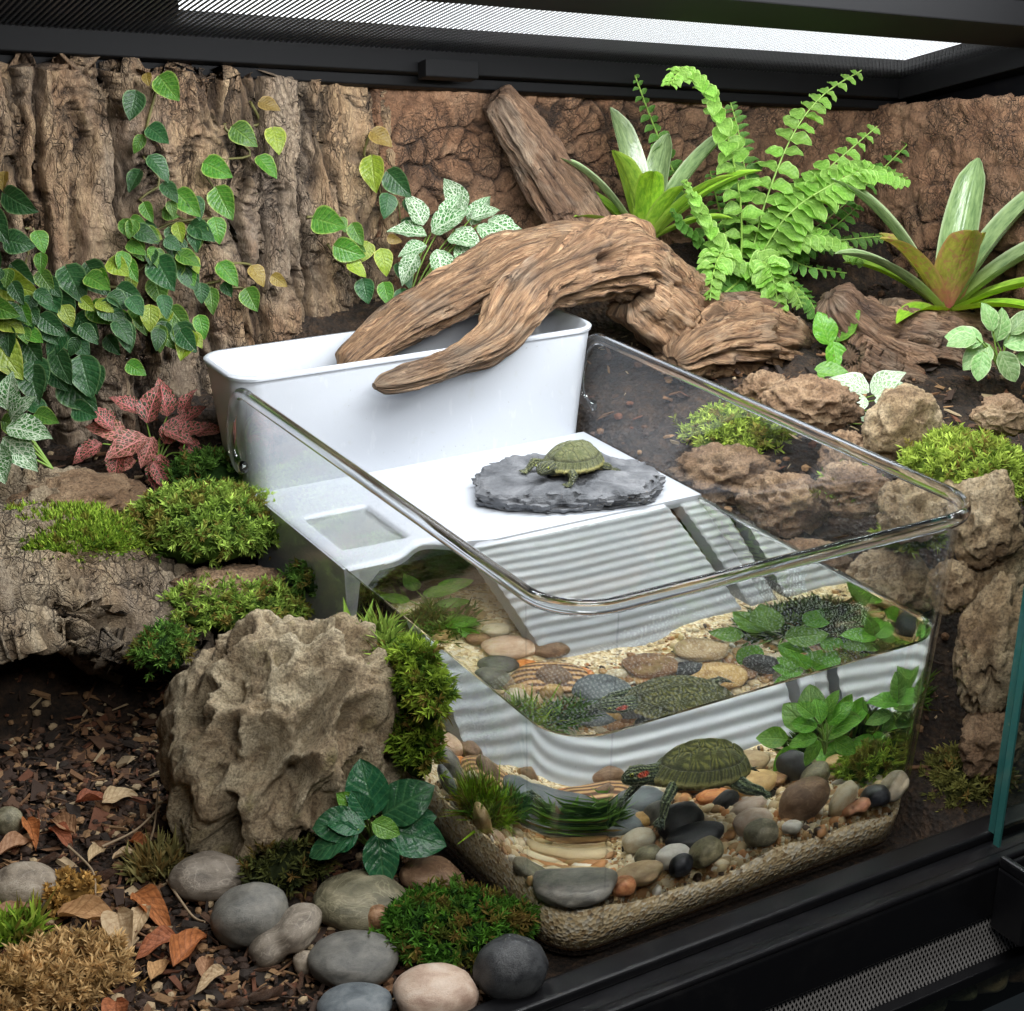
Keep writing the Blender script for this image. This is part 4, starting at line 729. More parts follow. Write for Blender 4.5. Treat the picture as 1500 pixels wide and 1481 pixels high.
WE = ([(0.358, 0.455, 0.2407), (0.3907, 0.45, 0.2145), (0.4098, 0.45, 0.1942), (0.3891, 0.46, 0.1854)], [0.0225, 0.0252, 0.0231, 0.0174])
WG = ([(0.3738, 0.415, 0.1906), (0.4162, 0.43, 0.1955), (0.4686, 0.445, 0.1876), (0.5243, 0.46, 0.17), (0.5704, 0.47, 0.1514)], [0.0112, 0.0229, 0.0295, 0.0268, 0.015])
WG2 = ([(0.4534, 0.47, 0.2016), (0.4997, 0.47, 0.1895), (0.545, 0.475, 0.1664), (0.5753, 0.47, 0.1442)], [0.0213, 0.0241, 0.021, 0.0125])
WJ = ([(0.5608, 0.44, 0.2201), (0.5872, 0.43, 0.1913), (0.6256, 0.42, 0.1698), (0.6682, 0.41, 0.1569), (0.7076, 0.395, 0.1391), (0.7541, 0.375, 0.108), (0.7996, 0.36, 0.0714)], [0.0132, 0.0255, 0.0308, 0.0299, 0.0251, 0.0216, 0.0194])
WJ2 = ([(0.5544, 0.4, 0.1753), (0.5913, 0.39, 0.1573), (0.624, 0.38, 0.1458)], [0.0202, 0.018, 0.0097])
WJ3 = ([(0.6254, 0.44, 0.1871), (0.6731, 0.435, 0.1725), (0.7305, 0.43, 0.163), (0.767, 0.42, 0.1506)], [0.0211, 0.0227, 0.0192, 0.0103])
dw = empty('driftwood', (.30, .46, .2), 'large arching piece of brown driftwood lying over the white planter', 'driftwood')
def rl(o, t): o.location = -Vector(t.location); return o
WA = (WA[0], [r*(.80+.12*math.sin(i*2.1)) for i, r in enumerate(WA[1])]); WB = (WB[0], [r*.80 for r in WB[1]])
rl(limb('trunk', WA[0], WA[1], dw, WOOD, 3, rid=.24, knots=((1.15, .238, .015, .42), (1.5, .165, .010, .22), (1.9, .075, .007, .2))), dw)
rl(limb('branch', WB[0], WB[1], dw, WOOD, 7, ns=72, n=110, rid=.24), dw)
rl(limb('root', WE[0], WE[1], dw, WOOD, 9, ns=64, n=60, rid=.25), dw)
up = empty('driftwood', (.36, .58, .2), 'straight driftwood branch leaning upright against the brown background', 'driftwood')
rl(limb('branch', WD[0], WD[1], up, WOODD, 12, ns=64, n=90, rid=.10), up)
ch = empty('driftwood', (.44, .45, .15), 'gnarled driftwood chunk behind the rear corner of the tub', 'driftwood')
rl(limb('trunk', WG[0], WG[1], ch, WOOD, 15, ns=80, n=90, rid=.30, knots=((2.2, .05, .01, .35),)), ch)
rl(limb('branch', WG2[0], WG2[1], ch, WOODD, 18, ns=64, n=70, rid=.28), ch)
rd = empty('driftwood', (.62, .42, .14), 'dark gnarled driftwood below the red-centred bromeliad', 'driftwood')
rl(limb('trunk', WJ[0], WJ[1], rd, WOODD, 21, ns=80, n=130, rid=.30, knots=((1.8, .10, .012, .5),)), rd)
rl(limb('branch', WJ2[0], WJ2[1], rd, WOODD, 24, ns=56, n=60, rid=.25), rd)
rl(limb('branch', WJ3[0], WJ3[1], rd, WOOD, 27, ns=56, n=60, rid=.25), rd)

# ------------------------------------------------------------ moss
n = NT('moss'); ca_ = n.attr(); ms = n.hsv(ca_, .5, 1, range_(n, n.noise(90, 3), .6, 1.4)); MOSS = n.done(ms, .7, None, .15)
tr = n.n('ShaderNodeBsdfTranslucent'); n.put(tr.inputs[0], ms); mx = n.n('ShaderNodeMixShader'); mx.inputs[0].default_value = .35
n.put(mx.inputs[1], n.b.outputs[0]); n.put(mx.inputs[2], tr.outputs[0]); n.put(n.out.inputs[0], mx.outputs[0])
def blades(P, D, L, Wd, C0, C1, bend, rng):
    """flat tapering blades: base points, directions, lengths"""
    k = len(P); D = D/np.linalg.norm(D, axis=1)[:, None]
    s = np.cross(D, rng.normal(size=(k, 3))); s /= np.linalg.norm(s, axis=1)[:, None]+1e-9; s = s*Wd[:, None]
    bn = rng.normal(size=(k, 3))*bend*L[:, None]; bn[:, 2] -= bend*.6*L
    m = P+D*L[:, None]*.5+bn*.3; t = P+D*L[:, None]+bn
    V = np.stack([P-s*.7, P+s*.7, m+s, m-s, t], 1).reshape(-1, 3)
    b = np.arange(k)*5; F = np.concatenate([np.stack([b, b+1, b+2, b+3], 1), np.stack([b+3, b+2, b+4, b+4], 1)]).tolist()
    F = [f if f[2] != f[3] else f[:3] for f in F]
    C = np.stack([C0, C0, (C0+C1)/2, (C0+C1)/2, C1], 1).reshape(-1, 3)
    return V, F, C
def moss(center, rad, kind, nb, ln, cols, label, seed, rot=0., group=None, wid=None, name='moss_clump', parent=None):
    rng = np.random.default_rng(seed); rx, ry, rz = rad; rz = rz*.72; rx = rx*1.08; m = MB()
    V, F = ico(4); V = V[:, :]*(1+.5*fbm(V*1.7+seed, 3, .55, seed)[:, None]); k0, k1 = np.array(cols[0][:3]), np.array(cols[1][:3])
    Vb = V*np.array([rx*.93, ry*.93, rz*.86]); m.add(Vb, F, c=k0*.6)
    def pts(q):
        d = rng.normal(size=(q*2, 3)); d[:, 2] = np.abs(d[:, 2])*1.0-.25; d /= np.linalg.norm(d, axis=1)[:, None]; d = d[:q]
        r_ = 1+.5*fbm(d*1.7+seed, 3, .55, seed); out_ = rng.random(q) < .14; r_ = np.where(out_ & (d[:, 2] < .35), r_*rng.uniform(1.0, 1.3, q), r_); p = d*r_[:, None]*np.array([rx, ry, rz])*.93
        nn = d/np.array([rx, ry, rz]); nn /= np.linalg.norm(nn, axis=1)[:, None]; return p, nn
    brown = np.array(S(120, 92, 48)[:3]); tn = np.zeros(1)
    def mixc(q):
        c = k0+(k1-k0)*np.clip(rng.normal(.5, .3, size=(q, 1)), 0, 1.2)
        f = sstep(.12, .42, fbm(cur[0]*np.array([70, 70, 70])+seed, 2))[:, None]*.75; f = np.maximum(f, (rng.random((q, 1)) < .06)*.8); return c*(1-f)+brown*f
    cur = [None]
    if kind == 'short':
        p, nn = pts(nb); cur[0] = p; d = nn+np.array([0, 0, .5])+rng.normal(size=p.shape)*.35; L = ln*rng.uniform(.5, 1.2, nb); c = mixc(nb)
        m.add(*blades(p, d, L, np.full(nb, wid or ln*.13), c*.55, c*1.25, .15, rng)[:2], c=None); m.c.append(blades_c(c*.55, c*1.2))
    elif kind == 'grass':
        p, nn = pts(nb); cur[0] = p; d = nn*.7+np.array([0, 0, .8])+rng.normal(size=p.shape)*.35; L = ln*rng.uniform(.4, 1.3, nb); c = mixc(nb)
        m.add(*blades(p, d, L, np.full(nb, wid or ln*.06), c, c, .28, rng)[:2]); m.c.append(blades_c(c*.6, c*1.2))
    else:                                                      # star: each shoot carries whorls of pointed leaflets
        q = nb//13; p, nn = pts(q); cur[0] = p; d = nn+np.array([0, 0, .55])+rng.normal(size=p.shape)*.4; d /= np.linalg.norm(d, axis=1)[:, None]
        L = ln*rng.uniform(.6, 1.5, q); c = mixc(q)
        base = np.repeat(p, 13, 0); dd = np.repeat(d, 13, 0); LL = np.repeat(L, 13); f = np.tile(np.linspace(.25, 1, 13), q)
        P2 = base+dd*(LL*f)[:, None]; rnd = rng.normal(size=P2.shape); rnd -= dd*(rnd*dd).sum(1)[:, None]; rnd /= np.linalg.norm(rnd, axis=1)[:, None]
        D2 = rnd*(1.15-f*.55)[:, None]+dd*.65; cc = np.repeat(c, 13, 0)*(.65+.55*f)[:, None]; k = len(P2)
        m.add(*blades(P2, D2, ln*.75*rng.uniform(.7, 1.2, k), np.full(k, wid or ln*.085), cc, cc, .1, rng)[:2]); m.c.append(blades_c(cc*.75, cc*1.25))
    o = ob(name, np.concatenate(m.V), m.F, MOSS, parent, col=np.concatenate(m.c)); o.location = center; o.rotation_euler = (0, 0, rot)
    if label: tag(o, label, 'moss', group)
    return o
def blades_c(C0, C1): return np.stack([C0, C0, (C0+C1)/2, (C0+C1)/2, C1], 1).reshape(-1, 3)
GB = (S(92, 128, 36), S(186, 214, 84)); GS = (S(76, 106, 38), S(172, 200, 92)); GD = (S(44, 74, 30), S(104, 144, 60)); GY = (S(96, 120, 40), S(186, 206, 92)); GT = (S(150, 116, 70), S(222, 190, 136)); GO = (S(70, 74, 34), S(134, 132, 70))
m1 = (-0.1298, 0.455, 0.1224)
m2 = (-0.031, 0.42, 0.1208)
m3 = (-0.0393, 0.352, 0.0873)
m5 = (-0.0351, 0.0478, 0.012)
m6 = (0.0432, 0.1178, 0.03)
m7 = (0.2808, 0.0729, 0.03)
m8 = (0.43, 0.1358, 0.1772)
m9 = (0.345, 0.0285, 0.0033)
m10 = (0.4, 0.3575, 0.1417)
m11 = (0.36, 0.479, 0.1139)
m12 = (-0.2453, 0.1224, 0.006)
m13 = (-0.0943, 0.1406, 0.02)
m14 = (0.0688, 0.2588, 0.03)
m15 = (0.2764, 0.1422, 0.03)
m16 = (0.3405, 0.1171, 0.03)
m17 = (0.345, 0.1045, 0.1538)
m18 = (0.35, 0.1697, 0.1675)
m19 = (-0.0998, 0.33, 0.0771)
m20 = (-0.2491, 0.1763, 0.004)
m21 = (-0.1566, 0.198, 0.006)
m22 = (-0.012, 0.1358, 0.1183)
m23 = (-0.014, 0.1763, 0.1233)
m24 = (-0.012, 0.145, 0.0768)
m25 = (-0.01, 0.1269, 0.0666)
m26 = (0.0782, 0.1103, 0.035)
m27 = (-0.212, 0.194, 0.008)
m28 = (0.021, 0.33, 0.1047)
m29 = (0.2991, 0.1121, 0.03)
m30 = (0.003, 0.47, 0.1374)
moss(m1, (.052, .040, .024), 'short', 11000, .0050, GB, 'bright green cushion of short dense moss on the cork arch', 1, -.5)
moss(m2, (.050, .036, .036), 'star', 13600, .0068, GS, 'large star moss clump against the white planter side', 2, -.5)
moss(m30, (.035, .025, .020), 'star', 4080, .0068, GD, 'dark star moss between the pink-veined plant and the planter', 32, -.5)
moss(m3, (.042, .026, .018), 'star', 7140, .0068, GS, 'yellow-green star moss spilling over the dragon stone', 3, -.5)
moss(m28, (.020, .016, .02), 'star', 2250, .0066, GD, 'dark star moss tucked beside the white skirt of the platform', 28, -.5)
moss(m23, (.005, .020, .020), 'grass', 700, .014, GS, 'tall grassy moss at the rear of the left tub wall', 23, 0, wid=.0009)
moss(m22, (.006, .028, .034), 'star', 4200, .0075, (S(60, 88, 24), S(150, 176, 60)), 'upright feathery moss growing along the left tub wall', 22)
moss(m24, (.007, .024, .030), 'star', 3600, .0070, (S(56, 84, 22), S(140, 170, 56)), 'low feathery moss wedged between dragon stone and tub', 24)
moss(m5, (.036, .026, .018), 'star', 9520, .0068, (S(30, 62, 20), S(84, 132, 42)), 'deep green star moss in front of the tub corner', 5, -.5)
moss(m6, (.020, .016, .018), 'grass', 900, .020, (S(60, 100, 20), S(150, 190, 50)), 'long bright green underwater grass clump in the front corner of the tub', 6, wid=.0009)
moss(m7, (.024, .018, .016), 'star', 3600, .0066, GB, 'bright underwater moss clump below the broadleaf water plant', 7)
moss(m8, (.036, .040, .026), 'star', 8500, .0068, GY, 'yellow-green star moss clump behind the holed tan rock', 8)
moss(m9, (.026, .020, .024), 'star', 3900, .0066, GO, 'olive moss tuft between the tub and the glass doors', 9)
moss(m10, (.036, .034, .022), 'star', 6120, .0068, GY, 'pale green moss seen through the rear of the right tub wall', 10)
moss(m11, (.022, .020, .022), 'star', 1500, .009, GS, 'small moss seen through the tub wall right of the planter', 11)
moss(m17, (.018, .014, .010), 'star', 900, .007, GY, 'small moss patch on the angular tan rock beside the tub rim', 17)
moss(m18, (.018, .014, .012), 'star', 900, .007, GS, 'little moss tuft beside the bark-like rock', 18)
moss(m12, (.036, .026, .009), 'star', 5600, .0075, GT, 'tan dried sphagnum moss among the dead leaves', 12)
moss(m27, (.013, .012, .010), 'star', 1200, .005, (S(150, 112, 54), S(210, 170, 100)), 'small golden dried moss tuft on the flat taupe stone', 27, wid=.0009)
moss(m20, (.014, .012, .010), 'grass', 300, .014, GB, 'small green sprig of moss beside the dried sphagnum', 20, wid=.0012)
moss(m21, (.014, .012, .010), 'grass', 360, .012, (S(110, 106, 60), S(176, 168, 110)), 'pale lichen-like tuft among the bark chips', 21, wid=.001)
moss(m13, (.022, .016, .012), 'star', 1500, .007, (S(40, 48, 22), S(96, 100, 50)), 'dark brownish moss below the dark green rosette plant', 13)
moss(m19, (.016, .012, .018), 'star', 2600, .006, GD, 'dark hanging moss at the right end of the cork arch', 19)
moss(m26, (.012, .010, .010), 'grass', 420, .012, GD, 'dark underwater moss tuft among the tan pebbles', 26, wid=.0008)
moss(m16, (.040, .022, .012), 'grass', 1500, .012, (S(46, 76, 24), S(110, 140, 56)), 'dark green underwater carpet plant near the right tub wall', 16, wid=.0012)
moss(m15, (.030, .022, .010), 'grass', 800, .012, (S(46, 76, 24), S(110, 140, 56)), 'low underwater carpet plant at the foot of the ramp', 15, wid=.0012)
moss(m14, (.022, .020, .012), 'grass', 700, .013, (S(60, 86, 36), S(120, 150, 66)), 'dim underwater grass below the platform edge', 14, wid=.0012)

# ------------------------------------------------------------ leaves
def leaf_mat(name, base, edge, vein=None, vs=.0, nl=6, k=.55, lat=.06, mid=.05, net=0., rough=.38, var=.25, transl=.3, blotch=None, basecol=None, gloss=.45):
    n = NT(name); uv = n.uv(); u, v, _ = n.sep(uv); au = n.math('ABSOLUTE', n.math('SUBTRACT', n.math('MULTIPLY', u, 2), 1))
    c = n.ramp(n.noise(9, 4, .6, .3, uv), [(.3, base[0]), (.7, base[1])])
    c = n.hsv(c, range_(n, n.rand(), .5-.025*var*2, .5+.02*var*2), range_(n, n.rand(), 1-.3*var, 1+.1*var), range_(n, n.rand(), 1-var, 1+var*1.2))
    if blotch: c = n.mix(n.ramp(n.noise(3.2, 3, .6, .5, n.oc(True, (60, 60, 60))), [(.5, 0), (.62, .8)]), c, blotch)
    if edge: c = n.mix(n.ramp(au, [(.86, 0), (.97, .7)]), c, edge)
    if basecol: c = n.mix(n.ramp(v, [(.02, 1), (.38, 0)]), c, basecol)
    s_ = n.math('SUBTRACT', n.math('MULTIPLY', v, nl), n.math('MULTIPLY', au, k*nl*.55))
    dl = n.math('ABSOLUTE', n.math('SUBTRACT', n.math('FRACT', s_), .5)); lv = n.ramp(dl, [(0, 1), (lat*2.2, 0)]); lv2 = n.ramp(dl, [(0, 1), (.30, 0)])
    md = n.ramp(au, [(0, 1), (mid*2, 0)])
    vv = n.math('MAXIMUM', lv, md)
    if net:
        mp = n.n('ShaderNodeMapping'); n.put(mp.inputs[0], uv); mp.inputs['Scale'].default_value = (1, 1.35, 1)
        e = n.n('ShaderNodeTexVoronoi', feature='DISTANCE_TO_EDGE'); n.put(e.inputs['Vector'], mp.outputs[0]); e.inputs['Scale'].default_value = net
        vv = n.math('MAXIMUM', vv, n.ramp(e.outputs[0], [(0, .85), (.045, .6), (.08, 0)]))
    if vein: c = n.mix(n.math('MULTIPLY', vv, vs), c, vein)
    h = n.math('SUBTRACT', n.noise(14, 3, .5, .2, uv), n.math('ADD', n.math('MULTIPLY', lv2, .32), n.math('MULTIPLY', md, .7)))
    bp = n.bump(h, .5, .0011)
    n.done(c, rough, bp, gloss); tr = n.n('ShaderNodeBsdfTranslucent'); n.put(tr.inputs[0], n.hsv(c, .49, 1.15, 1.2)); n.put(tr.inputs[1], bp)
    mx = n.n('ShaderNodeMixShader'); mx.inputs[0].default_value = transl; n.put(mx.inputs[1], n.b.outputs[0]); n.put(mx.inputs[2], tr.outputs[0]); n.put(n.out.inputs[0], mx.outputs[0])
    return n.m
def leaf_geo(shape='fig', asp=.75, cup=.12, curl=.25, wav=.02, seed=0, nu=9, nv=13):
    """blade of length 1 along +Y, normal +Z, base at origin"""
    t = np.linspace(0, 1, nv); u = np.linspace(-1, 1, nu)
    if shape == 'fig': w = np.sin(PI*np.clip(t, 0, 1)**.62)**.8*(1-.12*t); back = .10*(1-t)**3
    elif shape == 'oval': w = np.sin(PI*t**.85)**.7; back = 0*t
    elif shape == 'point': w = np.sin(PI*t**.75)**.95; back = 0*t
    elif shape == 'lance': w = np.sin(PI*t**.6)**1.1; back = 0*t
    else: w = np.sin(PI*t**.8)**.6; back = 0*t
    w = np.maximum(w, 0)*asp*.5; w[0] = .015; w[-1] = .004
    T, U = np.meshgrid(t, u, indexing='ij'); Wd = w[:, None]*np.ones((1, nu))
    X = U*Wd; Y = T-(np.abs(U)**1.5)*back[:, None]*1.2
    rng = np.random.default_rng(seed)
    Z = cup*np.abs(U)**1.6*Wd*2-curl*(T-.15)**2+wav*np.sin(T*11+U*2+seed)*np.abs(U)+.012*np.sin(T*23)*np.abs(U)*(wav > 0)
    V = np.stack([X, Y, Z], -1).reshape(-1, 3); uv = np.stack([U*.5+.5, T], -1).reshape(-1, 2)
    return V, grid_faces(nv, nu)[:, ::-1], uv
class LeafSet:
    def __init__(s, name, mats, **k):
        s.m = {}; s.name = name; s.mats = mats; s.k = k
    def get(s, mi, vi):
        if (mi, vi) not in s.m:
            kw = dict(s.k); kw['curl'] = kw.get('curl', .25)*(.5+.5*vi); kw['cup'] = kw.get('cup', .12)*(1.3-.3*vi)
            V, F, uv = leaf_geo(seed=vi*3+1, **kw); s.m[(mi, vi)] = mesh_data(s.name, V, F, s.mats[mi], uv=uv)
        return s.m[(mi, vi)]
    def place(s, parent, pos, nrm, dr, size, mi=0, vi=0, wid=1.0, name=None):
        o = link(name or s.name, s.get(mi, vi % 3), parent); d = Vector(dr).normalized(); nv_ = Vector(nrm); nv_ = (nv_-d*nv_.dot(d)).normalized(); x = d.cross(nv_)
        M = Matrix((x*size*wid, d*size, nv_*size)).transposed().to_4x4(); M.translation = Vector(pos)
        o.matrix_basis = Matrix.Translation(-Vector(parent.location)) @ M if parent is not None else M
        return o
VR = Vector((.8538, -.5208, 0)); VU = Vector((.193, .318, .928))        # picture right / up, as directions in the room
def imgdir(deg): a = math.radians(deg); return VR*math.cos(a)+VU*math.sin(a)
TOCAM = Vector((-.484, -.792, .372))
STEM = plain('stem', S(96, 92, 50), .6); STEMG = plain('green_stem', S(120, 150, 66), .5)
def stem(name, pts, r, parent, mat=STEM, n=24, ns=6):
    P = spline(pts, n); V, F, uv = tube(P, np.linspace(r, r*.6, n), ns); o = ob(name, V, F, mat, parent, uv=uv)
    if parent is not None: o.location = -Vector(parent.location)
    return o
fig_m = [leaf_mat('fig_leaf_dark', (S(26, 62, 34), S(52, 96, 52)), S(116, 146, 96), S(110, 146, 96), .3, 7, var=.22), leaf_mat('fig_leaf', (S(48, 92, 30), S(86, 136, 48)), S(164, 186, 96), S(150, 180, 90), .35, 7, var=.22),
         leaf_mat('fig_leaf_young', (S(92, 116, 30), S(146, 166, 56)), S(190, 190, 96), S(176, 186, 96), .35, 7, var=.15), leaf_mat('fig_leaf_bronze', (S(112, 92, 44), S(150, 130, 66)), S(180, 150, 90), S(180, 160, 100), .3, 7, var=.15)]
FIG = LeafSet('leaf', fig_m, shape='fig', asp=.86, cup=.14, curl=.22, wav=.02)
V1 = [((0.015, 0.577, 0.4154), 0.0152, -60, 3), ((-0.0001, 0.577, 0.4191), 0.0101, -80, 3), ((0.0112, 0.577, 0.4146), 0.0304, -40, 1), ((-0.0093, 0.577, 0.4058), 0.0252, -95, 0), ((-0.0005, 0.577, 0.3804), 0.0235, -45, 0), ((-0.0082, 0.577, 0.3758), 0.0193, -110, 1), ((-0.0019, 0.577, 0.3592), 0.0236, -45, 0), ((-0.0116, 0.577, 0.3497), 0.0236, -110, 0), ((0.008, 0.577, 0.3378), 0.0207, -60, 0), ((0.0178, 0.577, 0.3302), 0.025, -50, 1), ((0.0136, 0.577, 0.3228), 0.0167, -70, 1), ((-0.009, 0.577, 0.3248), 0.0186, -60, 1), ((-0.0162, 0.577, 0.3057), 0.0249, -30, 0), ((-0.0233, 0.577, 0.2959), 0.0176, -40, 1), ((0.0097, 0.577, 0.3047), 0.0178, -60, 0), ((0.0274, 0.577, 0.3056), 0.0242, -35, 0), ((0.0476, 0.577, 0.3064), 0.0234, -70, 1), ((0.0092, 0.577, 0.2968), 0.0168, -80, 0), ((-0.0034, 0.577, 0.2875), 0.0168, -85, 0), ((0.0186, 0.577, 0.2878), 0.0179, -60, 0), ((-0.0001, 0.577, 0.2791), 0.0273, -50, 0), ((0.0199, 0.577, 0.2716), 0.0212, -60, 0), ((-0.0243, 0.577, 0.2818), 0.0239, -60, 1), ((-0.0376, 0.577, 0.2832), 0.0176, -35, 2), ((-0.0561, 0.577, 0.2826), 0.0267, -60, 0), ((-0.0718, 0.577, 0.2817), 0.0306, -65, 0), ((-0.0312, 0.577, 0.2612), 0.0261, -35, 0), ((-0.0048, 0.577, 0.2662), 0.0221, -70, 1), ((0.0085, 0.577, 0.2402), 0.0245, -60, 1), ((0.0047, 0.577, 0.2407), 0.0181, -100, 2), ((-0.0164, 0.577, 0.2395), 0.0243, -75, 1), ((-0.0352, 0.577, 0.2429), 0.0252, -70, 1), ((-0.0533, 0.577, 0.2506), 0.026, -50, 1), ((-0.0784, 0.577, 0.2642), 0.0307, -80, 0), ((-0.0032, 0.577, 0.2307), 0.0266, -60, 1), ((-0.067, 0.577, 0.2443), 0.029, -55, 0), ((-0.0446, 0.577, 0.2252), 0.0231, -60, 0), ((-0.0759, 0.577, 0.2321), 0.0238, -40, 0), ((-0.0027, 0.577, 0.2881), 0.0175, -60, 1), ((0.0303, 0.577, 0.3009), 0.0169, -80, 0), ((-0.0268, 0.577, 0.2879), 0.019, -80, 1), ((-0.0085, 0.577, 0.3096), 0.0126, -30, 0), ((0.0216, 0.577, 0.2714), 0.0198, -60, 1), ((0.008, 0.577, 0.2946), 0.0168, -30, 0), ((-0.0197, 0.577, 0.2985), 0.0189, -60, 1), ((0.0257, 0.577, 0.2794), 0.0193, -60, 2), ((0.0169, 0.577, 0.3065), 0.0143, -80, 2), ((0.03, 0.577, 0.299), 0.0156, -80, 1), ((-0.0023, 0.577, 0.2892), 0.0144, -110, 1), ((-0.0037, 0.577, 0.3031), 0.0127, -30, 2), ((0.0329, 0.577, 0.2573), 0.0197, -80, 0), ((0.0198, 0.577, 0.2942), 0.0174, -110, 0), ((-0.0201, 0.577, 0.3149), 0.0145, -30, 1), ((-0.005, 0.577, 0.29), 0.0171, -80, 0), ((0.0054, 0.577, 0.318), 0.0132, -30, 1), ((-0.0246, 0.577, 0.3132), 0.0187, -80, 1), ((0.0174, 0.577, 0.2825), 0.0197, -30, 1), ((0.0146, 0.577, 0.278), 0.0168, -110, 1), ((-0.0159, 0.577, 0.3105), 0.0161, -110, 1), ((-0.0222, 0.577, 0.2705), 0.0163, -80, 2), ((-0.0088, 0.577, 0.3037), 0.0156, -30, 1), ((0.0299, 0.577, 0.3252), 0.0196, -60, 0)]
V2 = [((0.0919, 0.583, 0.3916), 0.019, -20, 3), ((0.0685, 0.583, 0.3749), 0.0274, -40, 1), ((0.0997, 0.583, 0.3728), 0.0277, -70, 2), ((0.0873, 0.583, 0.3515), 0.0246, -55, 1), ((0.0433, 0.583, 0.3506), 0.0242, -35, 1), ((0.0522, 0.583, 0.3288), 0.0276, -55, 1)]
V3 = [((0.052, 0.583, 0.2694), 0.027, -55, 1), ((0.0779, 0.583, 0.2655), 0.0185, -50, 3), ((0.0425, 0.583, 0.2512), 0.0248, -85, 1), ((0.0724, 0.583, 0.2477), 0.0262, -55, 1), ((0.0542, 0.583, 0.2554), 0.0141, -60, 0), ((0.0951, 0.583, 0.2563), 0.0165, -40, 3)]
